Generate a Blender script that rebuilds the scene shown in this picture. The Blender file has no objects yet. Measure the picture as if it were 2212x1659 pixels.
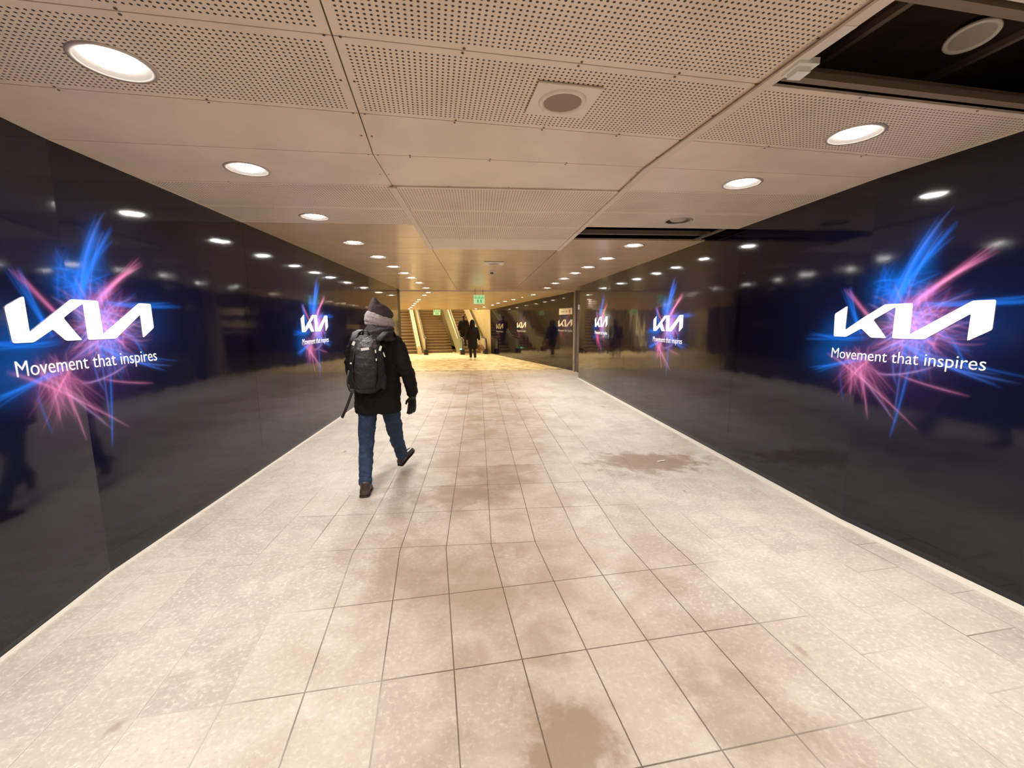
import bpy, bmesh, math, random
import numpy as np
from mathutils import Vector, Matrix
random.seed(7)
PI = math.pi
sc = bpy.context.scene
COL = sc.collection

# ---------------------------------------------------------------- camera, world, exposure
cam_d = bpy.data.cameras.new('camera')
cam_d.sensor_fit = 'HORIZONTAL'; cam_d.sensor_width = 36.0
cam_d.lens = 913.156 / 2212 * 36.0
cam_d.clip_start = 0.05; cam_d.clip_end = 200
cam = bpy.data.objects.new('camera', cam_d); COL.objects.link(cam)
D6 = math.radians(6.153)                      # the passage bends by this much just ahead of the camera
CAM = Vector((2.884 * math.sin(D6), -2.884 * math.cos(D6), 1.6))
yaw, pitch, roll = math.radians(4.503), math.radians(8.192), math.radians(-0.224)
fw = Vector((math.sin(yaw) * math.cos(pitch), math.cos(yaw) * math.cos(pitch), -math.sin(pitch)))
rt = Vector((math.cos(yaw), -math.sin(yaw), 0)); up = rt.cross(fw)
rt2 = rt * math.cos(roll) + up * math.sin(roll); up2 = up * math.cos(roll) - rt * math.sin(roll)
cam.matrix_world = Matrix(((rt2.x, up2.x, -fw.x, CAM.x), (rt2.y, up2.y, -fw.y, CAM.y), (rt2.z, up2.z, -fw.z, CAM.z), (0, 0, 0, 1)))
sc.camera = cam
world = bpy.data.worlds.new('world'); sc.world = world; world.use_nodes = True
world.node_tree.nodes['Background'].inputs[0].default_value = (0.02, 0.015, 0.012, 1)
world.node_tree.nodes['Background'].inputs[1].default_value = 0.05
sc.view_settings.view_transform = 'Standard'; sc.view_settings.look = 'None'
sc.view_settings.exposure = 0.0; sc.view_settings.gamma = 1.0; sc.view_settings.use_curve_mapping = False
sc.cycles.use_denoising = True
sc.cycles.max_bounces = 8; sc.cycles.diffuse_bounces = 5; sc.cycles.glossy_bounces = 4
sc.cycles.sample_clamp_indirect = 6.0
LAMP_NEAR = ((1.0, 0.99, 0.92), 60.0, 14.5)   # neutral lamps of the near passage: colour, lens glow, watts
LAMP_FAR = ((1.0, 0.79, 0.43), 45.0, 15.5)    # yellower lamps of the far hall

# ---------------------------------------------------------------- frames of the place
HC = 2.637                                    # ceiling height
XL, XR = -2.105, 3.24                         # side walls
CJ = (XL, -0.323, 1.461, XR)                  # long joints of the ceiling
TB = math.tan(D6 / 2)
NR = Vector((math.cos(D6), math.sin(D6), 0)); ND = Vector((-math.sin(D6), math.cos(D6), 0))
def near(x, y, z=0.0):                        # lateral, along, height in the near leg of the passage
    v = NR * x + ND * y; v.z = z; return v
def far(x, y, z=0.0): return Vector((x, y, z))
T_END = 11.08                                 # where the far hall begins
def zfar(y): return HC - 0.0396 * max(0.0, y - 11.1)
DIRW = Vector((-0.2845, 0.9587, 0)).normalized()    # direction of the far hall's right wall
PW = Vector((3.48, 11.11, 0))

# ---------------------------------------------------------------- materials
def new_mat(name):
    m = bpy.data.materials.new(name); m.use_nodes = True
    nt = m.node_tree; b = nt.nodes['Principled BSDF']; return m, nt, b
def mat(name, col, rough=0.5, metal=0.0, spec=0.5, emit=None, estr=0.0, noise=0.0, nscale=20.0, bump=0.0, bscale=60.0, sheen=0.0):
    m, nt, b = new_mat(name)
    b.inputs['Base Color'].default_value = (*col, 1); b.inputs['Roughness'].default_value = rough
    b.inputs['Metallic'].default_value = metal; b.inputs['Specular IOR Level'].default_value = spec
    if sheen: b.inputs['Sheen Weight'].default_value = sheen
    if emit: b.inputs['Emission Color'].default_value = (*emit, 1); b.inputs['Emission Strength'].default_value = estr
    tc = nt.nodes.new('ShaderNodeTexCoord')
    if noise > 0:
        n = nt.nodes.new('ShaderNodeTexNoise'); n.inputs['Scale'].default_value = nscale; n.inputs['Detail'].default_value = 5
        nt.links.new(tc.outputs['Object'], n.inputs['Vector'])
        mx = nt.nodes.new('ShaderNodeMix'); mx.data_type = 'RGBA'
        mx.inputs[6].default_value = (*[max(0, c * (1 - noise)) for c in col], 1)
        mx.inputs[7].default_value = (*[min(1, c * (1 + noise)) for c in col], 1)
        nt.links.new(n.outputs['Fac'], mx.inputs[0]); nt.links.new(mx.outputs[2], b.inputs['Base Color'])
    if bump > 0:
        n = nt.nodes.new('ShaderNodeTexNoise'); n.inputs['Scale'].default_value = bscale; n.inputs['Detail'].default_value = 3
        nt.links.new(tc.outputs['Object'], n.inputs['Vector'])
        bp = nt.nodes.new('ShaderNodeBump'); bp.inputs['Strength'].default_value = bump; bp.inputs['Distance'].default_value = 0.01
        nt.links.new(n.outputs['Fac'], bp.inputs['Height']); nt.links.new(bp.outputs[0], b.inputs['Normal'])
    return m
class NB:                                     # small node builder
    def __init__(s, nt): s.nt = nt
    def n(s, t, **k):
        x = s.nt.nodes.new(t)
        for a, v in k.items(): setattr(x, a, v)
        return x
    def put(s, sock, v):
        if isinstance(v, (int, float)): sock.default_value = v
        elif isinstance(v, tuple): sock.default_value = v if len(v) == len(sock.default_value) else (*v, 1)
        else: s.nt.links.new(v, sock)
    def m(s, op, a, b=0.0, c=0.0, clamp=False):
        x = s.n('ShaderNodeMath', operation=op, use_clamp=clamp)
        for i, v in enumerate((a, b, c)): s.put(x.inputs[i], v)
        return x.outputs[0]
    def mix(s, f, a, b):
        x = s.n('ShaderNodeMix', data_type='RGBA'); s.put(x.inputs[0], f); s.put(x.inputs[6], a); s.put(x.inputs[7], b); return x.outputs[2]
    def ss(s, v, lo, hi, a=0.0, b=1.0):
        x = s.n('ShaderNodeMapRange', interpolation_type='SMOOTHSTEP'); s.put(x.inputs[0], v)
        for i, q in enumerate((lo, hi, a, b)): s.put(x.inputs[i + 1], q)
        return x.outputs[0]
    def noise(s, vec, scale, detail=4.0, rough=0.5, dist=0.0):
        x = s.n('ShaderNodeTexNoise'); s.put(x.inputs['Vector'], vec)
        x.inputs['Scale'].default_value = scale; x.inputs['Detail'].default_value = detail
        x.inputs['Roughness'].default_value = rough; x.inputs['Distortion'].default_value = dist
        return x.outputs['Fac']

def floor_material():
    m, nt, b = new_mat('stone_slabs'); q = NB(nt)
    uv = q.n('ShaderNodeUVMap').outputs[0]
    sp = q.n('ShaderNodeSeparateXYZ'); q.put(sp.inputs[0], uv); x, y = sp.outputs[0], sp.outputs[1]
    # slab grid 0.325 x 0.56, each lane slightly shifted outside the middle lanes
    u = q.m('DIVIDE', q.m('SUBTRACT', x, 0.055), 0.325); lane = q.m('FLOOR', u); fu = q.m('SUBTRACT', u, lane)
    wn = q.n('ShaderNodeTexWhiteNoise', noise_dimensions='1D'); q.put(wn.inputs['W'], lane)
    side = q.ss(q.m('ABSOLUTE', q.m('SUBTRACT', q.m('MULTIPLY', lane, 0.325), 0.1)), 1.0, 1.4)
    sh = q.m('MULTIPLY', q.m('MULTIPLY', q.m('GREATER_THAN', wn.outputs[0], 0.62), 0.5), side)
    v = q.m('ADD', q.m('DIVIDE', q.m('SUBTRACT', y, 0.04), 0.57), sh); row = q.m('FLOOR', v); fv = q.m('SUBTRACT', v, row)
    du = q.m('MULTIPLY', q.m('MINIMUM', fu, q.m('SUBTRACT', 1.0, fu)), 0.325)
    dv = q.m('MULTIPLY', q.m('MINIMUM', fv, q.m('SUBTRACT', 1.0, fv)), 0.57)
    dj = q.m('MINIMUM', du, dv)
    joint = q.ss(dj, 0.0012, 0.0042, 1.0, 0.0)
    cell = q.n('ShaderNodeCombineXYZ'); q.put(cell.inputs[0], lane); q.put(cell.inputs[1], row)
    wn2 = q.n('ShaderNodeTexWhiteNoise', noise_dimensions='3D'); q.put(wn2.inputs['Vector'], cell.outputs[0])
    tile = wn2.outputs[0]
    big = q.noise(uv, 0.9, 3, 0.6); mid = q.noise(uv, 5.0, 5, 0.62, 0.4); fine = q.noise(uv, 42.0, 4, 0.65)
    speck = q.noise(uv, 120.0, 2, 0.6)
    vec2 = q.n('ShaderNodeVectorMath', operation='ADD'); q.put(vec2.inputs[0], uv); vec2.inputs[1].default_value = (13.7, 4.2, 0)
    blot = q.noise(vec2.outputs[0], 3.2, 4, 0.55, 0.6)
    # two plain stone tones by slab
    c = q.mix(tile, (0.53, 0.45, 0.41), (0.64, 0.56, 0.50))
    c = q.mix(q.ss(mid, 0.42, 0.66, 0.0, 0.55), c, (0.74, 0.67, 0.60))
    c = q.mix(q.ss(fine, 0.50, 0.66, 0.0, 0.6), c, (0.84, 0.78, 0.69))
    c = q.mix(q.ss(fine, 0.30, 0.44, 0.35, 0.0), c, (0.36, 0.29, 0.25))
    # trodden dirt, strongest along the middle of the passage
    mid_lane = q.ss(q.m('ABSOLUTE', q.m('SUBTRACT', x, 0.45)), 0.1, 1.8, 1.0, 0.15)
    dirt = q.m('MULTIPLY', q.ss(q.m('ADD', q.m('MULTIPLY', big, 0.55), q.m('MULTIPLY', blot, 0.5)), 0.44, 0.66), mid_lane)
    c = q.mix(q.m('MULTIPLY', dirt, 0.75), c, (0.30, 0.20, 0.135))
    c = q.mix(q.m('MULTIPLY', mid_lane, 0.45), c, (0.40, 0.28, 0.20))
    for sx, sy, rx, ry, k in ((2.25, 1.75, 0.75, 0.42, 0.75), (0.45, -1.75, 0.22, 0.45, 0.8), (0.10, 0.95, 0.55, 0.28, 0.5), (0.62, 1.6, 0.45, 0.2, 0.45), (-0.25, -0.1, 0.28, 0.5, 0.35), (0.9, 4.2, 0.8, 0.3, 0.35), (1.25, -1.55, 0.28, 0.3, 0.4)):
        ddx = q.m('DIVIDE', q.m('SUBTRACT', x, sx), rx); ddy = q.m('DIVIDE', q.m('SUBTRACT', y, sy), ry)
        rr = q.m('SQRT', q.m('ADD', q.m('MULTIPLY', ddx, ddx), q.m('MULTIPLY', ddy, ddy)))
        st = q.ss(q.m('ADD', rr, q.m('MULTIPLY', q.m('SUBTRACT', mid, 0.5), 2.6)), 0.45, 1.15, k, 0.0)
        c = q.mix(st, c, (0.30, 0.195, 0.13))
    # footprint-sized damp blotches
    sc2 = q.n('ShaderNodeVectorMath', operation='MULTIPLY'); q.put(sc2.inputs[0], uv); sc2.inputs[1].default_value = (5.2, 2.4, 1)
    vo = q.n('ShaderNodeTexVoronoi'); q.put(vo.inputs['Vector'], sc2.outputs[0]); vo.inputs['Scale'].default_value = 1.0
    foot = q.m('MULTIPLY', q.ss(q.m('ADD', vo.outputs['Distance'], q.m('MULTIPLY', mid, 0.35)), 0.25, 0.36, 1.0, 0.0), q.ss(blot, 0.50, 0.62))
    c = q.mix(q.m('MULTIPLY', foot, 0.5), c, (0.33, 0.235, 0.185))
    # far hall: dirty paving, with the yellow lamplight tinted into its colour
    geo = q.n('ShaderNodeNewGeometry'); sg = q.n('ShaderNodeSeparateXYZ'); q.put(sg.inputs[0], geo.outputs['Position'])
    hall = q.ss(q.m('ADD', sg.outputs[1], q.m('MULTIPLY', mid, 0.5)), 11.75, 11.8)
    hallc = q.mix(q.ss(blot, 0.40, 0.62), (0.80, 0.68, 0.48), (0.50, 0.38, 0.23))
    edge = q.m('MULTIPLY', q.ss(q.m('ABSOLUTE', q.m('SUBTRACT', q.m('ADD', sg.outputs[1], q.m('MULTIPLY', mid, 0.5)), 11.85)), 0.0, 0.16, 1.0, 0.0), q.ss(blot, 0.42, 0.5))
    jtone = q.mix(q.ss(q.m('ADD', big, q.m('MULTIPLY', mid_lane, 0.35)), 0.52, 0.78), (0.60, 0.53, 0.47), (0.13, 0.085, 0.06))  # pale side joints have their gleam put into the colour
    c = q.mix(joint, c, jtone)
    c = q.mix(hall, c, hallc)
    c = q.mix(q.m('MULTIPLY', edge, 0.7), c, (0.12, 0.07, 0.035))
    q.put(b.inputs['Base Color'], c)
    wet = q.ss(q.m('ADD', q.m('MULTIPLY', big, 0.6), q.m('MULTIPLY', mid, 0.4)), 0.40, 0.62)
    r = q.m('ADD', q.m('MULTIPLY', wet, -0.14), 0.44); r = q.m('ADD', r, q.m('MULTIPLY', fine, 0.12)); r = q.m('SUBTRACT', r, q.m('MULTIPLY', foot, 0.15))
    q.put(b.inputs['Roughness'], r); b.inputs['Specular IOR Level'].default_value = 0.5
    h = q.m('ADD', q.m('MULTIPLY', fine, 0.35), q.m('MULTIPLY', speck, 0.35)); h = q.m('SUBTRACT', h, q.m('MULTIPLY', q.m('MULTIPLY', joint, q.m('SUBTRACT', 1.0, hall)), 1.5))
    bp = q.n('ShaderNodeBump'); bp.inputs['Strength'].default_value = 0.55; bp.inputs['Distance'].default_value = 0.0022
    q.put(bp.inputs['Height'], h); q.put(b.inputs['Normal'], bp.outputs[0])
    return m

def wall_material(name='black_gloss_film', attr=None, estr=0.0):
    m, nt, b = new_mat(name); q = NB(nt)
    geo = q.n('ShaderNodeNewGeometry'); pos = geo.outputs['Position']
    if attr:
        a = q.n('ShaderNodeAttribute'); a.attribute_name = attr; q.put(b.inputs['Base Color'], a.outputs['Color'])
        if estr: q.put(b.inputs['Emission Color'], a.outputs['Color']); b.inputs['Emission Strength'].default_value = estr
    else:
        b.inputs['Base Color'].default_value = (0.0030, 0.0024, 0.0070, 1)
    sm = q.noise(pos, 3.5, 4, 0.6)
    q.put(b.inputs['Roughness'], q.m('ADD', 0.04, q.m('MULTIPLY', sm, 0.07)))
    b.inputs['Specular IOR Level'].default_value = 0.52
    st = q.n('ShaderNodeVectorMath', operation='MULTIPLY'); q.put(st.inputs[0], pos); st.inputs[1].default_value = (1.0, 1.0, 0.8)
    w1 = q.noise(st.outputs[0], 1.6, 2, 0.5); w2 = q.noise(st.outputs[0], 14.0, 2, 0.5)
    bp = q.n('ShaderNodeBump'); bp.inputs['Strength'].default_value = 0.30; bp.inputs['Distance'].default_value = 0.016
    q.put(bp.inputs['Height'], q.m('ADD', w1, q.m('MULTIPLY', w2, 0.022)))
    q.put(b.inputs['Normal'], bp.outputs[0])
    return m

def ceiling_material(name, col, rough, perf=False):
    m, nt, b = new_mat(name); q = NB(nt)
    uv = q.n('ShaderNodeUVMap').outputs[0]
    grime = q.noise(uv, 1.3, 4, 0.6); fine = q.noise(uv, 9.0, 4, 0.6)
    c = q.mix(q.ss(grime, 0.35, 0.7), col, tuple(k * 0.86 for k in col))
    if perf:
        sp = q.n('ShaderNodeSeparateXYZ'); q.put(sp.inputs[0], uv); S = 1 / 0.0225
        gx = q.m('SUBTRACT', q.m('FRACT', q.m('MULTIPLY', sp.outputs[0], S)), 0.5)
        gy = q.m('SUBTRACT', q.m('FRACT', q.m('MULTIPLY', sp.outputs[1], S)), 0.5)
        dd = q.m('SQRT', q.m('ADD', q.m('MULTIPLY', gx, gx), q.m('MULTIPLY', gy, gy)))
        hole = q.ss(dd, 0.20, 0.26, 1.0, 0.0)
        c = q.mix(hole, c, (0.02, 0.012, 0.009))
    q.put(b.inputs['Base Color'], c)
    q.put(b.inputs['Roughness'], q.m('ADD', rough, q.m('MULTIPLY', fine, 0.10)))
    bp = q.n('ShaderNodeBump'); bp.inputs['Strength'].default_value = 0.25; bp.inputs['Distance'].default_value = 0.02
    q.put(bp.inputs['Height'], grime); q.put(b.inputs['Normal'], bp.outputs[0])
    return m

M = {}
M['floor'] = floor_material()
M['wall'] = wall_material()
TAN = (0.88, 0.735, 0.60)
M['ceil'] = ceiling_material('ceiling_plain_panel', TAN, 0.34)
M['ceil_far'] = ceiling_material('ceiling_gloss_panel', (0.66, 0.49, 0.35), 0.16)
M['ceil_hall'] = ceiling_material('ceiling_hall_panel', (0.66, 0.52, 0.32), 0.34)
M['ceil_light'] = ceiling_material('ceiling_pale_panel', (0.82, 0.70, 0.58), 0.40)
M['perf'] = ceiling_material('ceiling_perforated_panel', TAN, 0.45, True)
M['dark'] = mat('dark_void', (0.012, 0.006, 0.005), 0.9)
M['void_slab'] = mat('void_concrete', (0.16, 0.11, 0.07), 0.9, noise=0.5, nscale=6)
M['seam'] = mat('dark_screw_head', (0.10, 0.06, 0.04), 0.8)  # used for the small ceiling screws
M['steel_edge'] = mat('grey_steel_edge', (0.20, 0.16, 0.14), 0.45, metal=0.6)
M['rail'] = mat('void_rail', (0.22, 0.16, 0.11), 0.6)
M['white_paint'] = mat('white_painted_metal', (0.80, 0.72, 0.62), 0.4)
M['grille'] = mat('speaker_mesh', (0.32, 0.24, 0.18), 0.7, noise=0.3, nscale=300)
M['ring'] = mat('lamp_ring', (0.55, 0.47, 0.42), 0.35, metal=0.3)
M['reflector'] = mat('lamp_reflector', (0.07, 0.06, 0.055), 0.35)
M['lamp_near'] = mat('lamp_lens_neutral', (0.9, 0.9, 0.9), 0.4, emit=LAMP_NEAR[0], estr=LAMP_NEAR[1])
M['lamp_far'] = mat('lamp_lens_warm', (0.9, 0.9, 0.9), 0.4, emit=(1.0, 0.86, 0.62), estr=LAMP_FAR[1])
M['lamp_off'] = mat('lamp_unlit', (0.50, 0.42, 0.34), 0.5)
M['letters'] = mat('glowing_white_letter', (0.92, 0.90, 0.92), 0.25, emit=(1.0, 0.93, 0.93), estr=0.45)  # low emission added to the white letter colour
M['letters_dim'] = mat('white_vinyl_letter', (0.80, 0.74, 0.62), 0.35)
M['letters_vdim'] = mat('dimmed_vinyl_letter', (0.32, 0.26, 0.16), 0.5)  # dimness of the farthest advert put into the letter colour
M['burst'] = wall_material('light_burst_print', 'burst', 0.42)  # print colours also emit a little, added on top
M['pillar'] = mat('brown_metal_cladding', (0.36, 0.28, 0.23), 0.45, noise=0.2, nscale=8)
M['post'] = mat('dark_metal_post', (0.03, 0.02, 0.016), 0.5)
M['yellow_wall'] = mat('pale_stair_wall', (0.52, 0.42, 0.24), 0.6, noise=0.15, nscale=3)
M['kerb'] = mat('pale_edging', (0.80, 0.72, 0.64), 0.45, noise=0.1, nscale=15)
M['paper'] = mat('white_paper', (0.85, 0.82, 0.76), 0.6)
M['sign_white'] = mat('sign_white', (0.85, 0.78, 0.62), 0.5)
M['sign_red'] = mat('sign_red', (0.6, 0.05, 0.02), 0.5)
M['sign_grey'] = mat('sign_grey_print', (0.22, 0.2, 0.17), 0.5)
M['exit_pale'] = mat('exit_sign_pale', (0.7, 0.9, 0.7), 0.4, emit=(0.45, 1.0, 0.42), estr=0.5)
M['exit_green'] = mat('exit_sign_green', (0.02, 0.35, 0.08), 0.4, emit=(0.02, 0.5, 0.1), estr=0.25)
M['step'] = mat('escalator_step', (0.50, 0.39, 0.26), 0.4, metal=0.4)
M['riser'] = mat('escalator_riser', (0.17, 0.12, 0.08), 0.55, metal=0.2)
M['stair'] = mat('brown_stone_stair', (0.165, 0.11, 0.06), 0.55, noise=0.25, nscale=4)
M['stair_nose'] = mat('brown_stone_nosing', (0.25, 0.18, 0.10), 0.5, noise=0.25, nscale=4)
M['balus'] = mat('cream_balustrade', (0.72, 0.64, 0.46), 0.3, metal=0.2)
M['balus_glass'] = mat('green_tinted_panel', (0.50, 0.52, 0.36), 0.2, metal=0.2)
M['handrail'] = mat('black_handrail', (0.02, 0.015, 0.012), 0.4)
M['green_dot'] = mat('green_indicator', (0.1, 0.6, 0.3), 0.4, emit=(0.2, 1.0, 0.5), estr=3.0)
M['skin'] = mat('skin', (0.50, 0.31, 0.22), 0.5)
M['coat'] = mat('black_wool_coat', (0.0088, 0.0062, 0.0060), 0.75, noise=0.5, nscale=70, bump=0.5, bscale=140, spec=0.2)
M['coat_grey'] = mat('charcoal_coat_hood', (0.040, 0.030, 0.032), 0.8, noise=0.3, nscale=60, bump=0.4, bscale=120, spec=0.3)
M['jeans'] = mat('blue_denim', (0.030, 0.050, 0.098), 0.75, noise=0.45, nscale=28, bump=0.5, bscale=90, spec=0.2)
M['boot'] = mat('brown_leather', (0.055, 0.034, 0.026), 0.38, noise=0.3, nscale=40)
M['sole'] = mat('dark_rubber_sole', (0.018, 0.012, 0.011), 0.6)
M['shoe'] = mat('dark_polished_leather', (0.030, 0.020, 0.024), 0.25)
M['scarf'] = mat('pale_grey_knit', (0.34, 0.275, 0.265), 0.9, noise=0.25, nscale=50, bump=0.7, bscale=110, sheen=0.3)
M['hat'] = mat('dark_grey_hood', (0.052, 0.037, 0.040), 0.85, noise=0.25, nscale=60, bump=0.4, bscale=150)
M['glove'] = mat('black_leather_glove', (0.018, 0.013, 0.012), 0.38, noise=0.3, nscale=60, bump=0.3, bscale=90)
M['bag'] = mat('charcoal_nylon', (0.015, 0.012, 0.011), 0.55, noise=0.9, nscale=30, bump=0.5, bscale=120)
M['bag_dark'] = mat('black_nylon', (0.007, 0.005, 0.005), 0.6, noise=0.3, nscale=35, bump=0.4, bscale=120)
M['bag_shine'] = mat('shiny_grey_nylon', (0.05, 0.042, 0.042), 0.4, noise=0.5, nscale=18, bump=0.5, bscale=60)
M['tab'] = mat('reflective_tab', (0.85, 0.80, 0.72), 0.3)
M['hair'] = mat('dark_hair', (0.02, 0.012, 0.008), 0.6)
M['trouser'] = mat('black_trousers', (0.010, 0.007, 0.006), 0.8)
M['pale_shoe'] = mat('pale_trainer', (0.70, 0.60, 0.42), 0.5)
M['brown_bag'] = mat('brown_plastic_bag', (0.20, 0.105, 0.055), 0.4, noise=0.4, nscale=12, bump=0.5, bscale=20)

# ---------------------------------------------------------------- object helpers
def tag(o, label=None, cat=None, group=None, kind=None):
    if label: o['label'] = label
    if cat: o['category'] = cat
    if group: o['group'] = group
    if kind: o['kind'] = kind
    return o
def empty(name, loc, label=None, cat=None, group=None, rot=None):
    o = bpy.data.objects.new(name, None); COL.objects.link(o); o.location = loc; o.empty_display_size = 0.1
    if rot is not None: o.rotation_euler = rot
    return tag(o, label, cat, group)
def link(name, me, mats, parent=None):
    if not isinstance(mats, (list, tuple)): mats = [mats]
    for m in mats: me.materials.append(m)
    o = bpy.data.objects.new(name, me); COL.objects.link(o)
    if parent is not None:
        o.parent = parent
        o.matrix_parent_inverse = parent_matrix(parent).inverted()
    return o
def parent_matrix(p):
    m = Matrix.LocRotScale(p.location, p.rotation_euler, p.scale)
    if p.parent is not None: m = parent_matrix(p.parent) @ p.matrix_parent_inverse @ m
    return m
def fin(name, bm, mats, parent=None, smooth=False, recalc=True):
    if recalc: bmesh.ops.recalc_face_normals(bm, faces=bm.faces[:])
    if smooth:
        for f in bm.faces: f.smooth = True
    me = bpy.data.meshes.new(name); bm.to_mesh(me); bm.free()
    return link(name, me, mats, parent)
def copy_tree(o, parent=None):
    c = o.copy(); COL.objects.link(c); c.parent = parent
    for ch in list(o.children): copy_tree(ch, c)
    return c
def box(bm, lo, hi, mi=0, fn=None):
    P = [(x, y, z) for z in (lo[2], hi[2]) for y in (lo[1], hi[1]) for x in (lo[0], hi[0])]
    v = [bm.verts.new(fn(*p) if fn else p) for p in P]
    for q in ((0, 2, 3, 1), (4, 5, 7, 6), (0, 1, 5, 4), (2, 6, 7, 3), (0, 4, 6, 2), (1, 3, 7, 5)):
        bm.faces.new([v[i] for i in q]).material_index = mi
    return v
def tube(bm, pts, r, seg=10, mi=0, cap=True):
    pts = [Vector(p) for p in pts]; rings = []
    rr = r if isinstance(r, (list, tuple)) else [r] * len(pts); n0 = None
    for i, p in enumerate(pts):
        t = (pts[min(i + 1, len(pts) - 1)] - pts[max(i - 1, 0)]).normalized()
        if n0 is None: n0 = t.orthogonal().normalized()
        n0 = (n0 - t * n0.dot(t)).normalized(); b = t.cross(n0)
        rings.append([bm.verts.new(p + (n0 * math.cos(a) + b * math.sin(a)) * rr[i]) for a in [2 * PI * k / seg for k in range(seg)]])
    for A, B in zip(rings, rings[1:]):
        for k in range(seg): bm.faces.new((A[k], A[(k + 1) % seg], B[(k + 1) % seg], B[k])).material_index = mi
    if cap: bm.faces.new(rings[0][::-1]).material_index = mi; bm.faces.new(rings[-1]).material_index = mi
def loft(bm, rings, seg=20, mi=0):
    """rings: (centre, half-axis u, half-axis v[, exponent])"""
    R = []
    for r in rings:
        c, u, v = Vector(r[0]), Vector(r[1]), Vector(r[2]); e = r[3] if len(r) > 3 else 1.0
        row = []
        for k in range(seg):
            a = 2 * PI * k / seg; ca, sa = math.cos(a), math.sin(a)
            ca = math.copysign(abs(ca) ** e, ca); sa = math.copysign(abs(sa) ** e, sa)
            row.append(bm.verts.new(c + u * ca + v * sa))
        R.append(row)
    for A, B in zip(R, R[1:]):
        for k in range(seg): bm.faces.new((A[k], A[(k + 1) % seg], B[(k + 1) % seg], B[k])).material_index = mi
    bm.faces.new(R[0][::-1]).material_index = mi; bm.faces.new(R[-1]).material_index = mi
def lathe(bm, prof, seg=32, mi=0, c=(0, 0, 0)):
    R = []
    for r, z in prof: R.append([bm.verts.new((c[0] + r * math.cos(2 * PI * k / seg), c[1] + r * math.sin(2 * PI * k / seg), c[2] + z)) for k in range(seg)])
    for A, B in zip(R, R[1:]):
        for k in range(seg): bm.faces.new((A[k], A[(k + 1) % seg], B[(k + 1) % seg], B[k])).material_index = mi
    return R
def organic(name, bm, voxel, mats, parent=None, smooth=4, fold=0.0, fscale=0.12, fold2=0.0, fscale2=0.04):
    """Melt overlapping closed shapes into one continuous skin, then give it folds."""
    bmesh.ops.recalc_face_normals(bm, faces=bm.faces[:])
    me = bpy.data.meshes.new(name); bm.to_mesh(me); bm.free()
    tmp = bpy.data.objects.new('tmp', me); COL.objects.link(tmp)
    r = tmp.modifiers.new('r', 'REMESH'); r.mode = 'VOXEL'; r.voxel_size = voxel
    s = tmp.modifiers.new('s', 'SMOOTH'); s.iterations = smooth; s.factor = 0.6
    for k, (amt, size) in enumerate(((fold, fscale), (fold2, fscale2))):
        if amt:
            tx = bpy.data.textures.new(name + '_folds', 'CLOUDS'); tx.noise_scale = size; tx.noise_depth = 2
            dm = tmp.modifiers.new('d', 'DISPLACE'); dm.texture = tx; dm.strength = amt; dm.mid_level = 0.5; dm.texture_coords = 'LOCAL'
    dg = bpy.context.evaluated_depsgraph_get()
    out = bpy.data.meshes.new_from_object(tmp.evaluated_get(dg)); out.name = name
    bpy.data.objects.remove(tmp); bpy.data.meshes.remove(me)
    for p in out.polygons: p.use_smooth = True
    out.materials.clear()
    return link(name, out, mats, parent)

# ---------------------------------------------------------------- setting: floor
def uvset(bm, fn):
    uvl = bm.loops.layers.uv.verify()
    for f in bm.faces:
        for l in f.loops: l[uvl].uv = fn(l.vert.co, f)
bm = bmesh.new()
def quad(bm, pts, mi=0):
    f = bm.faces.new([bm.verts.new(p) for p in pts]); f.material_index = mi; return f
XLo, XRo = XL - 0.3, XR + 0.3
quad(bm, [near(XLo, -7), near(XRo, -7), near(XRo, -XRo * TB), near(XLo, -XLo * TB)], 0)
fa = [far(XLo, XLo * TB), far(XRo, XRo * TB), far(XRo, 11.3), far(XLo, 11.3)]
quad(bm, fa, 0)
quad(bm, [far(-9, 11.3), far(6, 11.3), far(6, 24), far(-9, 24)], 0)
uvl = bm.loops.layers.uv.verify(); bm.faces.ensure_lookup_table()
for l in bm.faces[0].loops: l[uvl].uv = (l.vert.co.dot(NR), l.vert.co.dot(ND))
for f in bm.faces[1:]:
    for l in f.loops: l[uvl].uv = (l.vert.co.x, l.vert.co.y)
bmesh.ops.remove_doubles(bm, verts=bm.verts[:], dist=1e-4)
tag(fin('floor', bm, M['floor'], recalc=False), kind='structure')
# pale edging strip along the right wall, thin one on the left
def strip(name, x0, x1, z, material, yend=10.0):
    bm = bmesh.new()
    for z0 in (0.0,):
        secs = [(near(x0, -7), near(x1, -7)), (near(x0, -x0 * TB), near(x1, -x1 * TB)), (far(x0, yend), far(x1, yend))]
        V = [[bm.verts.new((p.x, p.y, zz)) for p in s for zz in (0.0, z)] for s in secs]
        for A, B in zip(V, V[1:]):
            for i, j in ((1, 3), (0, 1), (2, 3)): bm.faces.new((A[i], A[j], B[j], B[i]))
        bm.faces.new((V[0][0], V[0][1], V[0][3], V[0][2])); bm.faces.new((V[-1][0], V[-1][1], V[-1][3], V[-1][2]))
    return tag(fin(name, bm, material), kind='structure')
strip('trim_1', XR - 0.085, XR - 0.002, 0.006, M['kerb'], 9.2)
strip('trim_2', XL + 0.002, XL + 0.035, 0.005, M['kerb'], 10.4)

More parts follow.
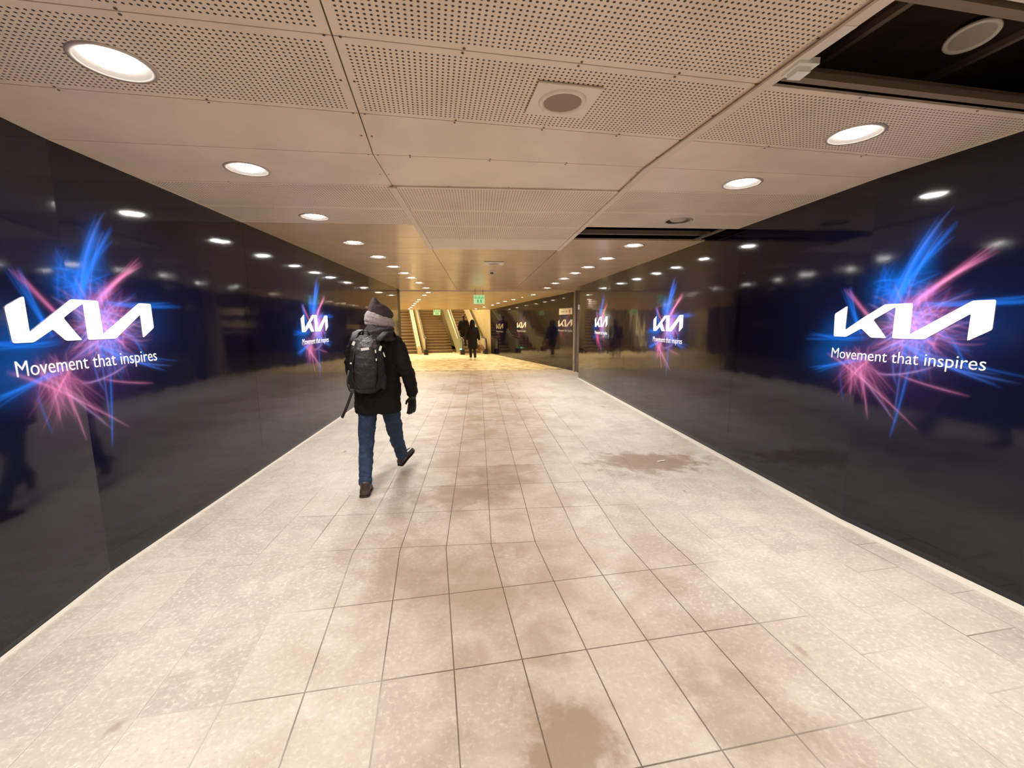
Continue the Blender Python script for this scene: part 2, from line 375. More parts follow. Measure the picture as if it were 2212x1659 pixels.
# ---------------------------------------------------------------- setting: side walls
def wall(name, x, t0, t1, out, material, h=HC + 0.05):
    bm = bmesh.new(); th = 0.12 * out
    prof = [(lambda xx: near(xx, t0)), (lambda xx: near(xx, -xx * TB)), (lambda xx: far(xx, t1))]
    R = []
    for fnc in prof:
        a, b2 = fnc(x), fnc(x + th)
        R.append([bm.verts.new((a.x, a.y, 0)), bm.verts.new((a.x, a.y, h)), bm.verts.new((b2.x, b2.y, h)), bm.verts.new((b2.x, b2.y, 0))])
    for A, B in zip(R, R[1:]):
        for k in range(4): bm.faces.new((A[k], A[(k + 1) % 4], B[(k + 1) % 4], B[k]))
    bm.faces.new(R[0]); bm.faces.new(R[-1][::-1])
    return tag(fin(name, bm, material), kind='structure')
wall('wall_left', XL, -7, 10.35, -1, M['wall'])
wall('wall_right', XR, -7, 9.35, 1, M['wall'])
bm = bmesh.new(); box(bm, (XL - 0.30, 10.35, 0), (XL - 0.0, 10.75, HC)); tag(fin('trim_3', bm, M['post']), kind='structure')
# brown clad pillar where the right-hand wall gives way to the far hall
bm = bmesh.new(); box(bm, (3.47, 10.90, 0), (3.86, 11.25, HC)); box(bm, (3.44, 10.86, 0), (3.49, 10.94, HC)); tag(fin('pillar', bm, M['pillar']), kind='structure')
bm = bmesh.new(); box(bm, (3.86, 9.35, 0), (3.98, 11.3, HC)); box(bm, (3.36, 9.3, 0), (3.98, 9.42, HC)); tag(fin('wall_recess', bm, M['post']), kind='structure')
# far hall: right wall, left wall, end wall
def wall_along(name, P0, P1, th, z0, z1, material):
    P0, P1 = Vector((*P0, 0)), Vector((*P1, 0)); d = (P1 - P0).normalized(); n = Vector((d.y, -d.x, 0)) * th
    bm = bmesh.new()
    V = [[bm.verts.new((p.x, p.y, z)) for z in (z0, z1)] for p in (P0, P1, P1 + n, P0 + n)]
    for k in range(4): bm.faces.new((V[k][0], V[(k + 1) % 4][0], V[(k + 1) % 4][1], V[k][1]))
    bm.faces.new([v[0] for v in V]); bm.faces.new([v[1] for v in V])
    return tag(fin(name, bm, material), kind='structure')
PE = PW + DIRW * 8.84
wall_along('wall_far_right', PW[:2], PE[:2], 0.12, 0, HC, M['wall'])
wall_along('wall_stair_right', (PE.x - 0.02, PE.y + 0.02), (-1.6, 28.0), 0.3, 0, 7.5, M['yellow_wall'])
wall_along('wall_stair_end', (-12, 28.0), (1.0, 28.0), -0.2, 0, 7.5, M['yellow_wall'])
wall_along('wall_far_left', (-5.2, 11.3), (-6.6, 20.0), -0.2, 0, HC, M['post'])
wall_along('wall_stair_left', (-6.6, 20.0), (-7.9, 28.0), -0.2, 0, 7.5, M['yellow_wall'])
wall_along('wall_far_front', (-5.3, 10.9), (XL - 0.2, 10.9), -0.15, 0, HC, M['post'])
wall_along('wall_back', near(XL - 0.2, -7)[:2], near(XR + 0.2, -7)[:2], 0.15, 0, HC, M['yellow_wall'])

# ---------------------------------------------------------------- lamp positions (they cut their openings in the ceiling)
lamps = []                                    # (world xy, kind, row)
for y in (-5.4, -4.24, -3.08, -1.92): lamps.append((near(-1.18, y), 'near', 'left')); lamps.append((near(2.36, y), 'near', 'right'))
lamps.append((near(-1.22, -0.76), 'near', 'left')); lamps.append((near(2.36, -0.745), 'near', 'right'))
for x, y in ((-1.23, 0.30), (-1.27, 1.60), (-1.28, 2.95), (-1.24, 4.13), (-1.23, 5.28), (-1.2, 6.30), (-1.2, 7.22), (-1.2, 8.44), (-1.2, 10.02)):
    lamps.append((far(x, y), 'near', 'left'))
for x, y in ((2.31, 0.36), (2.38, 1.533), (2.43, 2.93), (2.42, 4.10), (2.39, 5.18), (2.36, 6.14), (2.35, 7.26), (2.36, 8.44), (2.38, 9.92)):
    lamps.append((far(x, y), 'off' if abs(y - 1.533) < .01 else 'near', 'right'))
for x, y in ((-1.312, 11.5), (-1.54, 12.36), (-1.976, 14.14), (-2.175, 15.04), (-2.388, 15.92), (-2.614, 16.90), (-2.875, 17.98), (-3.105, 18.87)):
    lamps.append((far(x, y), 'far', 'left'))
for x, y in ((2.255, 12.16), (1.963, 13.13), (1.708, 14.03), (1.429, 14.83), (1.183, 15.70), (0.975, 16.67), (0.60, 17.8), (0.207, 18.93)):
    lamps.append((far(x, y), 'far', 'right'))
RH = 0.122                                    # opening radius

# ---------------------------------------------------------------- setting: ceiling
bmC = bmesh.new(); uvC = bmC.loops.layers.uv.verify()
MI = {'ceil': 0, 'perf': 1, 'ceil_far': 2, 'ceil_light': 3, 'seam': 4, 'ceil_hall': 5}
used = []
def panel(corners, z, kind, uvf, margin=0.0, thick=0.012, zf=None, mk=None, mi_edge=None):
    """corners ccw (xy). perforated panels get a plain margin; lamps falling inside get a round opening."""
    cs = [Vector((c[0], c[1])) for c in corners]; cen = sum(cs, Vector((0, 0))) / len(cs)
    zz = (lambda p: z) if zf is None else (lambda p: zf(p[1]) + z)
    def inset(m):
        out = []
        n = len(cs)
        for i in range(n):
            a, b, c = cs[i - 1], cs[i], cs[(i + 1) % n]
            d1 = (b - a).normalized(); d2 = (c - b).normalized(); n1 = Vector((-d1.y, d1.x)); n2 = Vector((-d2.y, d2.x))
            bis = n1 + n2; out.append(b + bis * (m / max(0.2, bis.dot(n1))))
        return out
    gap = inset(0.003)
    hl = []
    for i, (p, k, s) in enumerate(lamps):
        P = Vector((p.x, p.y))
        if all((cs[(j + 1) % len(cs)] - cs[j]).cross(P - cs[j]) > 0 for j in range(len(cs))): hl.append(P); used.append(i)
    def region(outer, holes, mi):
        es = []
        def loop(pts):
            vs = [bmC.verts.new((q.x, q.y, zz(q))) for q in pts]
            for a, b in zip(vs, vs[1:] + vs[:1]): es.append(bmC.edges.new((a, b)))
            return vs
        loop(outer)
        for h in holes: loop(h)
        g = bmesh.ops.triangle_fill(bmC, use_beauty=True, use_dissolve=False, edges=es)
        for f in g['geom']:
            if isinstance(f, bmesh.types.BMFace):
                f.material_index = mi
                if f.normal.z > 0: f.normal_flip()
                for l in f.loops: l[uvC].uv = uvf(l.vert.co)
    circ = [[P + Vector((math.cos(2 * PI * k / 32), math.sin(2 * PI * k / 32))) * RH for k in range(32)] for P in hl]
    mk = mk or ('ceil' if kind == 'perf' else kind)
    if margin > 0:
        inn = inset(margin)
        region(inn, circ, MI[kind]); region(gap, [inn], MI[mk])
    else: region(gap, circ, MI[kind])
    if thick:
        a = [bmC.verts.new((q.x, q.y, zz(q))) for q in gap]; b = [bmC.verts.new((q.x, q.y, zz(q) + thick)) for q in gap]
        for i in range(len(gap)):
            j = (i + 1) % len(gap); f = bmC.faces.new((a[i], a[j], b[j], b[i])); f.material_index = MI[mk]
            for l in f.loops: l[uvC].uv = uvf(l.vert.co)
def uv_near(co): return (co.dot(NR), co.dot(ND))
def uv_far(co): return (co.x, co.y)
rowsN = [-7, -6.35, -5.77, -5.18, -4.6, -4.0, -3.42, -2.83, -2.25, -1.664, -1.093, -0.509, None]
for ci in range(3):
    xa, xb = CJ[ci], CJ[ci + 1]
    for ri in range(len(rowsN) - 1):
        y0 = rowsN[ri]; y1 = rowsN[ri + 1]
        a = near(xa, y0); b = near(xb, y0)
        c = near(xb, y1) if y1 is not None else near(xb, -xb * TB); d = near(xa, y1) if y1 is not None else near(xa, -xa * TB)
        if ci == 2 and abs(y0 + 1.664) < .01: continue          # the missing panel on the right
        k = 'perf' if y0 < -0.6 else 'ceil'
        panel([a, b, c, d], HC, k, uv_near, margin=0.035 if k == 'perf' else 0)
    rowsF = [None, 0.58, 1.245, 1.87, 2.57, 3.295]
    kinds = ['ceil', 'perf', 'perf', 'perf', 'ceil_light' if ci == 1 else 'ceil_far']
    dz = -0.010 if ci == 1 else 0.0
    for ri in range(5):
        y0, y1 = rowsF[ri], rowsF[ri + 1]
        if ci == 2 and ri == 3: continue                         # second missing panel
        k = kinds[ri]
        if ci != 1 and ri == 3: k = 'ceil_far'
        a = far(xa, xa * TB if y0 is None else y0); b = far(xb, xb * TB if y0 is None else y0)
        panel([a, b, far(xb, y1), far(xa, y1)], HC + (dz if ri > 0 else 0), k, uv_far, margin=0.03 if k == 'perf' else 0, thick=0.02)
rowsG = [3.295, 3.8, 4.5, 4.95, 5.7, 6.75, 7.75, 8.9, 9.5, 10.5, T_END]
for ci in range(3):
    for ri in range(len(rowsG) - 1):
        xa, xb = CJ[ci] + (-0.35 if ci == 0 and ri == 9 else 0), CJ[ci + 1] + (0.8 if ci == 2 and ri >= 8 else 0)
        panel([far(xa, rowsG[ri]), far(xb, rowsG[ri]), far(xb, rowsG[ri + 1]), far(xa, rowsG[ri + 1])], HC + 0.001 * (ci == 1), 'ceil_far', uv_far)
# far hall ceiling, dropping gently towards the escalators; a slot stays open on the right
rowsH = [T_END, 13.06, 13.14, 15.4, 17.4, 19.45]
for ri in range(5):
    y0, y1 = rowsH[ri], rowsH[ri + 1]
    if ri == 1:
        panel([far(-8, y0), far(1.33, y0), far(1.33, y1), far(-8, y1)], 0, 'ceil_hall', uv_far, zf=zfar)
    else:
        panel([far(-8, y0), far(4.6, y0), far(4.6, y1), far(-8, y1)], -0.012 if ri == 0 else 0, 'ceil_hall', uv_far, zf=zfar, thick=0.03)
# small screws beside the joints
def screw(p, z=HC):
    vs = [bmC.verts.new((p.x + 0.006 * math.cos(a), p.y + 0.006 * math.sin(a), z - 0.0025)) for a in [2 * PI * k / 8 for k in range(8)]]
    f = bmC.faces.new(vs); f.material_index = MI['seam']
    if f.normal.z > 0: f.normal_flip()
for y in (-1.664, -1.093, -0.509):
    for x in (-1.6, -1.0, 0.15, 0.62, 1.05, 2.0, 2.7):
        screw(near(x, y + 0.014)); screw(near(x + 0.004, y - 0.014))
for y0, dz in ((0.58, 0), (1.245, -.01), (1.87, -.01), (2.57, -.01)):
    for x in (-1.5, 0.1, 0.56, 1.05): screw(far(x, y0 + 0.015), HC + (dz if x > -1 else 0)); screw(far(x, y0 - 0.015), HC + (dz if x > -1 else 0))
for x in (-0.1, 0.4, 0.9): screw(near(x, -x * TB + 0.015)); screw(near(x, -x * TB - 0.015))
for y in (-1.4, -1.093, -0.8, -0.509, -0.25, 0.02):
    for s in (-0.028, 0.028): screw(near(CJ[1] + s, y)); screw(near(CJ[2] + s, y))
for y in (0.3, 0.58, 0.9, 1.245, 1.87):
    for s in (-0.03, 0.03): screw(far(CJ[1] + s, y), HC - 0.011); screw(far(CJ[2] + s, y), HC - 0.011)
ceil_o = tag(fin('ceiling', bmC, [M['ceil'], M['perf'], M['ceil_far'], M['ceil_light'], M['seam'], M['ceil_hall']], recalc=False), kind='structure')

# pale cover strips along the two long joints past the bend
def bar(name, pts, w, z0, z1, material, parent=None):
    bm = bmesh.new(); V = []
    for p, n in pts:
        a = p - n * w / 2; b2 = p + n * w / 2
        V.append([bm.verts.new((a.x, a.y, z0)), bm.verts.new((b2.x, b2.y, z0)), bm.verts.new((b2.x, b2.y, z1)), bm.verts.new((a.x, a.y, z1))])
    for A, B in zip(V, V[1:]):
        for k in range(4): bm.faces.new((A[k], A[(k + 1) % 4], B[(k + 1) % 4], B[k]))
    bm.faces.new(V[0]); bm.faces.new(V[-1][::-1])
    return fin(name, bm, material, parent)
EX = Vector((1, 0, 0))
tag(bar('trim_4', [(far(CJ[1], 0.58), EX), (far(CJ[1], 3.3), EX)], 0.055, HC - 0.020, HC - 0.0105, M['ceil_light']), kind='structure')
tag(bar('trim_5', [(near(CJ[2], -1.664), NR), (far(CJ[2], CJ[2] * TB), EX), (far(CJ[2], 3.3), EX)], 0.05, HC - 0.021, HC - 0.0105, M['ceil_light']), kind='structure')
tag(bar('trim_6', [(far(-3, T_END), Vector((0, 1, 0))), (far(3.7, T_END), Vector((0, 1, 0)))], 0.05, HC - 0.03, HC + 0.03, M['ceil_light']), kind='structure')

# dark void above the ceiling with its rails
bm = bmesh.new()
box(bm, (XL - 0.3, -10, HC + 0.55), (4.6, 11.2, HC + 0.62))
box(bm, (-8, 11.2, HC + 0.3), (4.6, 19.4, HC + 0.36))
tag(fin('ceiling_void', bm, M['void_slab']), kind='structure')
bm = bmesh.new()
for y in (-1.62, -1.15):
    box(bm, (1.47, y - 0.02, HC + 0.0), (3.235, y + 0.02, HC + 0.03), fn=near)
box(bm, (1.47, -1.085, HC + 0.05), (3.235, -1.07, HC + 0.10), fn=near)
for x in (2.0, 2.75): box(bm, (x, -2.2, HC + 0.28), (x + 0.03, -0.4, HC + 0.31), fn=near)
box(bm, (1.2, -1.5, HC + 0.34), (3.3, -1.46, HC + 0.38), fn=near)
box(bm, (1.47, 2.45, HC + 0.05), (3.235, 2.5, HC + 0.10)); box(bm, (3.08, 1.88, HC - 0.002), (3.11, 2.56, HC + 0.02))
tag(fin('trim_7', bm, M['rail']), kind='structure')
# beam above the escalator opening and the sloping soffit of the stairwell
bm = bmesh.new(); box(bm, (-8, 19.45, zfar(19.45) - 0.005), (1.6, 19.6, 4.6)); tag(fin('wall_beam', bm, M['ceil_hall']), kind='structure')
bm = bmesh.new()
V = [bm.verts.new(p) for p in ((-8, 19.6, 3.2), (2.0, 19.6, 3.2), (1.0, 28, 7.9), (-9, 28, 7.9), (-8, 19.6, 3.4), (2.0, 19.6, 3.4), (1.0, 28, 8.1), (-9, 28, 8.1))]
for q in ((0, 1, 2, 3), (4, 7, 6, 5), (0, 4, 5, 1), (2, 6, 7, 3), (1, 5, 6, 2), (0, 3, 7, 4)): bm.faces.new([V[i] for i in q])
tag(fin('ceiling_stair', bm, M['yellow_wall']), kind='structure')

# ---------------------------------------------------------------- recessed downlights
def make_downlight(kind):
    root = empty('ceiling_downlight', (0, 0, 0))
    bm = bmesh.new(); lathe(bm, [(0.118, 0.0), (0.120, -0.004), (0.138, -0.006), (0.142, -0.001), (0.142, 0.001)], 36)
    fin('trim_ring', bm, M['ring'], root, smooth=True)
    bm = bmesh.new(); lathe(bm, [(0.119, -0.003), (0.112, 0.008), (0.088, 0.026), (0.084, 0.032)], 36)
    fin('reflector', bm, M['reflector'], root, smooth=True)
    bm = bmesh.new(); R = lathe(bm, [(0.120, 0.001), (0.125, 0.01), (0.125, 0.10), (0.09, 0.12)], 36); bm.faces.new(R[-1])
    fin('housing', bm, M['post'], root, smooth=True)
    bm = bmesh.new()
    R = lathe(bm, [(0.084, 0.028), (0.081, 0.010), (0.068, 0.000), (0.038, -0.004)], 24); bm.faces.new(R[-1])
    for f in bm.faces: pass
    o = fin('lens', bm, {'near': M['lamp_near'], 'far': M['lamp_far'], 'off': M['lamp_off']}[kind], root, smooth=True, recalc=False)
    if kind != 'off':
        spec = LAMP_NEAR if kind == 'near' else LAMP_FAR
        ld = bpy.data.lights.new('lamp_' + kind, 'AREA'); ld.shape = 'DISK'; ld.size = 0.14; ld.spread = math.radians(150); ld.color = spec[0]; ld.energy = spec[2]
        lo = bpy.data.objects.new('lamp', ld); COL.objects.link(lo); lo.location = (0, 0, -0.008); lo.parent = root
    me = o.data; me.update()
    if me.polygons[-1].normal.z > 0: me.flip_normals()
    return root
protos = {}
ORD = ['nearest', 'second', 'third', 'fourth', 'fifth', 'sixth', 'seventh', 'eighth', 'ninth', 'tenth', 'eleventh', 'twelfth', 'thirteenth', 'fourteenth', 'fifteenth', 'sixteenth', 'seventeenth', 'eighteenth', 'nineteenth', 'twentieth']
cnt = {'left': 0, 'right': 0}
for i, (p, k, side) in enumerate(lamps):
    behind = p.y < -1.2
    if k not in protos: protos[k] = make_downlight(k); o = protos[k]
    else: o = copy_tree(protos[k])
    z = HC if p.y < T_END else zfar(p.y) - (0.012 if p.y < 13.06 else 0)
    o.location = (p.x, p.y, z)
    if behind:
        lab = 'lit recessed ceiling downlight behind the viewer'; grp = 'downlights behind the viewer'
    elif k == 'off':
        lab = 'unlit recessed downlight just before the second dark ceiling gap on the right'; grp = 'downlights along the right wall'; cnt[side] += 1
    else:
        n = cnt[side]; cnt[side] += 1; hall = 'yellow-lit ' if k == 'far' else 'white-lit '
        lab = '%srecessed ceiling downlight, %s in the row %s' % (hall, ORD[n], 'above the left wall' if side == 'left' else 'above the right wall')
        grp = 'downlights along the %s wall' % side
    tag(o, lab, 'ceiling light', grp)

# unlit lamp ring hanging askew from the edge of the missing panel
o = empty('loose_downlight', (2.58, -0.90, HC + 0.25), 'loose unlit lamp ring hanging from the edge of the large dark ceiling gap', 'ceiling light', rot=(math.radians(-9), math.radians(5), 0.3))
o.scale = (0.64, 0.64, 0.64)
bm = bmesh.new(); R = lathe(bm, [(0.118, 0.01), (0.120, -0.006), (0.146, -0.008), (0.152, 0.0), (0.148, 0.012)], 36); ob = fin('trim_ring', bm, M['white_paint'], None, smooth=True); ob.parent = o
bm = bmesh.new(); R = lathe(bm, [(0.118, 0.0), (0.10, 0.004), (0.05, 0.006)], 36); bm.faces.new(R[-1]); ob = fin('lens', bm, M['lamp_off'], None, smooth=True); ob.parent = o
bm = bmesh.new(); lathe(bm, [(0.10, 0.006), (0.10, 0.07), (0.07, 0.09)], 24); ob = fin('housing', bm, M['post'], None, smooth=True); ob.parent = o
# white clip hanging from the side of the same gap
o = empty('hanging_bracket', (1.60, -1.12, HC), 'white metal clip hanging at the corner edge of the large dark ceiling gap', 'bracket')
bm = bmesh.new()
box(bm, (1.55, -1.34, HC - 0.004), (1.60, -1.03, HC + 0.0), fn=lambda x, y, z: (x + (y + 1.03) * -0.12, y, z - 0.02))
box(bm, (1.57, -1.36, HC - 0.02), (1.575, -1.03, HC + 0.04), fn=lambda x, y, z: (x + (y + 1.03) * -0.12, y, z))
fin('strap', bm, M['white_paint'], o)
bm = bmesh.new(); box(bm, (1.575, -1.15, HC - 0.035), (1.66, -1.05, HC - 0.012)); box(bm, (1.585, -1.13, HC - 0.055), (1.64, -1.07, HC - 0.034))
fin('clip', bm, M['paper'], o)

# ---------------------------------------------------------------- ceiling speakers
def speaker(name, loc, rz, w, d, r, label):
    o = empty(name, loc, label, 'ceiling speaker', rot=(0, 0, rz))
    bm = bmesh.new(); box(bm, (-w / 2, -d / 2, -0.012), (w / 2, d / 2, -0.002))
    ob = fin('mounting_plate', bm, M['white_paint']); ob.parent = o
    md = ob.modifiers.new('b', 'BEVEL'); md.width = 0.003; md.segments = 2
    bm = bmesh.new(); lathe(bm, [(r * 1.28, -0.012), (r * 1.22, -0.020), (r * 1.05, -0.021), (r, -0.014)], 40)
    ob = fin('grille_ring', bm, M['white_paint'], None, smooth=True); ob.parent = o
    bm = bmesh.new(); R = lathe(bm, [(r * 1.03, -0.0145), (r * 0.5, -0.0165)], 40); bm.faces.new(R[-1])
    ob = fin('grille', bm, M['grille'], None, smooth=True); ob.parent = o
    return o
sp0 = near(0.635, -0.815)
speaker('ceiling_speaker', (sp0.x, sp0.y, HC), D6, 0.30, 0.275, 0.088, 'square white ceiling speaker with round grille in the perforated panels')
speaker('ceiling_speaker', (0.60, 4.72, HC), 0, 0.34, 0.34, 0.10, 'small pale square ceiling speaker beyond the pale ceiling strip')
o = empty('smoke_detector', (0.60, 5.85, HC - 0.0), 'small round smoke detector on the ceiling beyond the far speaker', 'smoke detector')
bm = bmesh.new(); R = lathe(bm, [(0.055, 0.0), (0.055, -0.02), (0.045, -0.03)], 20); bm.faces.new(R[-1]); ob = fin('base', bm, M['white_paint'], None, smooth=True); ob.parent = o
bm = bmesh.new(); R = lathe(bm, [(0.035, -0.03), (0.035, -0.05), (0.02, -0.058)], 20); bm.faces.new(R[-1]); ob = fin('sensor', bm, M['post'], None, smooth=True); ob.parent = o

# ---------------------------------------------------------------- hanging exit signs
def exit_sign(loc, w, h, hang, label):
    o = empty('exit_sign', loc, label, 'exit sign')
    bm = bmesh.new(); box(bm, (-w / 2, -0.03, -h), (w / 2, 0.03, 0)); ob = fin('light_box', bm, M['exit_pale']); ob.parent = o
    bm = bmesh.new()                                            # running figures, doorway and arrows in green
    y = -0.032
    box(bm, (-w / 2 + .01, y, -h * 0.36), (w / 2 - .01, y + 0.001, -h * 0.30))
    for cx in (-0.30, 0.02, 0.34):
        X = cx * w
        box(bm, (X - 0.07 * w, y, -h * 0.28), (X - 0.03 * w, y + .001, -h * 0.06)); box(bm, (X + 0.03 * w, y, -h * 0.26), (X + 0.06 * w, y + .001, -h * 0.12))
    for cx in (-0.12, 0.16):                                    # walking figures
        X = cx * w
        for pts in (((0.0, -.46), (.045, -.50), (.01, -.56), (-.035, -.51)), ((-.05, -.56), (.06, -.56), (.05, -.74), (-.04, -.74)),
                    ((-.04, -.72), (.01, -.72), (-.05, -.92), (-.10, -.92)), ((.0, -.72), (.05, -.72), (.10, -.92), (.05, -.92))):
            bm.faces.new([bm.verts.new((X + px * w, y, pz * h)) for px, pz in pts])
    ob = fin('pictogram', bm, M['exit_green']); ob.parent = o
    bm = bmesh.new()
    bm.free()
    for x in (-w * .35, w * .35):
        bm = bmesh.new(); tube(bm, [(x, 0, 0), (x, 0, hang)], 0.006, 8); ob = fin('hanger', bm, M['steel_edge']); ob.parent = o
    return o
exit_sign((0.352, 10.4, 2.455), 0.335, 0.265, 0.18, 'green and white exit sign hanging mid-passage before the far hall')
exit_sign((-1.72, 18.6, 2.265), 0.34, 0.25, 0.06, 'small green exit sign hanging in front of the central staircase')

# ---------------------------------------------------------------- adverts: burst print, emblem, tagline
EMBLEM = [(.012, 0), (0, .183), (.112, .243), (.112, .052), (.412, .243), (.592, .243), (.597, .030), (.922, .243), (1.03, .243), (1.033, .068),
          (.922, -.002), (.922, .165), (.688, 0), (.487, 0), (.487, .222), (.338, .132), (.447, 0), (.337, 0), (.257, .068), (.127, 0)]
def round_poly(P, r=0.012, n=3):
    out = []
    N = len(P)
    for i in range(N):
        a, b, c = Vector(P[i - 1]), Vector(P[i]), Vector(P[(i + 1) % N])
        d1, d2 = (a - b), (c - b); rr = min(r, d1.length * .3, d2.length * .3)
        p, q2 = b + d1.normalized() * rr, b + d2.normalized() * rr
        for k in range(n + 1):
            t = k / n; out.append(p * (1 - t) ** 2 + b * 2 * t * (1 - t) + q2 * t * t)
    return out
def streaks():
    rs = random.Random(21); S = []
    B1, B2, B3 = (0.004, 0.075, 0.50), (0.010, 0.17, 0.85), (0.11, 0.20, 0.80)
    P1, P2, P3 = (0.34, 0.09, 0.20), (0.66, 0.22, 0.42), (0.52, 0.32, 0.74)
    def s(pts, w0, w1, col, a): S.append((pts, w0, w1, col, a))
    # tall blue plume
    for k in range(16):
        j = rs.uniform(-1, 1); e = rs.uniform(-1, 1)
        s(((.46 + .05 * e, .16 + .06 * rs.random()), (.53 + .04 * j, .48), (.74 + .05 * j, .62 + .20 * rs.random())), .013, .006, rs.choice((B1, B2, B2)), .50)
    s(((.44, .05), (.50, .55), (.76, .84)), .010, .005, B3, .8); s(((.50, .0), (.56, .5), (.72, .70)), .008, .004, B3, .6)
    for k in range(9):
        s(((.42 + rs.uniform(-.1, .1), .22), (.40 + rs.uniform(-.1, .1), .38), (.34 + rs.uniform(-.08, .2), .44 + rs.uniform(0, .12))), .012, .006, B1, .55)
        s(((.30, .30 + rs.uniform(-.08, .12)), (.45, .36 + rs.uniform(-.1, .1)), (.74, .34 + rs.uniform(-.08, .12))), .006, .004, rs.choice((B2, B1)), .5)
    # pink plume to the upper right
    for k in range(12):
        j = rs.uniform(-1, 1)
        s(((.56 + .04 * j, .17 + .08 * rs.random()), (.70 + .03 * j, .36), (.94 + .10 * rs.random(), .54 + .05 * j)), .011, .005, rs.choice((P1, P2)), .48)
    # left: blue and pink rising strands
    for k in range(6): s(((.26, .02), (.16 + rs.uniform(-.03, .03), .20), (.07 + rs.uniform(-.06, .06), .40)), .010, .004, rs.choice((B1, B2)), .5)
    for k in range(6): s(((.34, .12), (.20 + rs.uniform(-.03, .03), .26), (.10 + rs.uniform(-.05, .05), .38)), .009, .004, P1, .5)
    # horizontals
    for k in range(7): s(((.32, .02 + rs.uniform(-.05, .05)), (.05, -.03 + rs.uniform(-.03, .02)), (-.24 + rs.uniform(-.1, .1), .0 + rs.uniform(-.04, .05))), .006, .004, rs.choice((B2, B1)), .55)
    for k in range(5): s(((.60, .24 + rs.uniform(-.03, .03)), (.90, .22 + rs.uniform(-.03, .02)), (1.30 + rs.uniform(-.15, .1), .25 + rs.uniform(-.02, .05))), .006, .004, B2, .55)
    for k in range(6): s(((.55, -.03), (.70, -.14 + rs.uniform(-.04, .04)), (1.18 + rs.uniform(-.1, .1), -.22 + rs.uniform(-.05, .05))), .007, .004, rs.choice((B2, B3)), .55)
    for k in range(6): s(((.35, -.14 + rs.uniform(-.03, .03)), (.10, -.20 + rs.uniform(-.04, .04)), (-.20 + rs.uniform(-.1, .1), -.22 - .1 * rs.random())), .007, .004, B2, .5)
    # tangle round the middle
    for k in range(150):
        a = rs.uniform(0, 2 * PI); b = a + rs.uniform(1.2, 3.6); r1, r2 = rs.uniform(.14, .40), rs.uniform(.12, .36); cx, cy = .60, .06
        p0 = (cx + r1 * 1.1 * math.cos(a), cy + r1 * math.sin(a)); p2 = (cx + r2 * 1.1 * math.cos(b), cy + r2 * math.sin(b))
        pm = (cx + rs.uniform(-.16, .16), cy + rs.uniform(-.16, .16))
        s((p0, pm, p2), rs.choice((.0025, .004, .007)), .003, rs.choice((P1, P2, P1, P3, B3, B2, B2)), rs.uniform(.2, .7))
    # pink burst below
    for k in range(40):
        a = rs.uniform(-2.7, -.35); L = rs.uniform(.12, .40); x0, y0 = .24 + rs.uniform(-.1, .1), -.20 + rs.uniform(-.06, .06)
        s(((x0 - .3 * L * math.cos(a), y0 - .3 * L * math.sin(a)), (x0, y0), (x0 + L * math.cos(a), y0 + L * math.sin(a))), rs.choice((.004, .007)), .003, rs.choice((P1, P2)), rs.uniform(.25, .55))
    s(((-.05, -.14), (.26, -.25), (.72, -.62)), .010, .004, P2, .9); s(((.10, -.14), (.30, -.28), (.58, -.60)), .006, .003, P3, .6)
    s(((.28, -.22), (.34, -.44), (.38, -.62)), .008, .004, P2, .7); s(((.20, -.2), (.22, -.34), (.22, -.46)), .008, .004, P2, .7)
    s(((.62, -.16), (.60, -.40), (.55, -.72)), .007, .004, B2, .95); s(((.56, -.10), (.57, -.3), (.56, -.55)), .005, .003, B3, .6)
    s(((.10, -.24), (.11, -.36), (.16, -.52)), .006, .004, B1, .7); s(((.55, -.25), (.68, -.30), (.98, -.34)), .005, .003, P2, .7)
    s(((.40, -.26), (.55, -.28), (.78, -.17)), .006, .003, P3, .8); s(((.50, -.05), (.60, -.17), (1.05, -.16)), .008, .004, B3, .9)
    s(((.83, .03), (.90, -.10), (.96, -.20)), .006, .004, B2, .8); s(((.52, .0), (.48, -.2), (.56, -.34)), .007, .004, B3, .6)
    return S
STREAKS = streaks()
BX0, BX1, BY0, BY1 = -1.28, 2.28, -1.25, 1.10
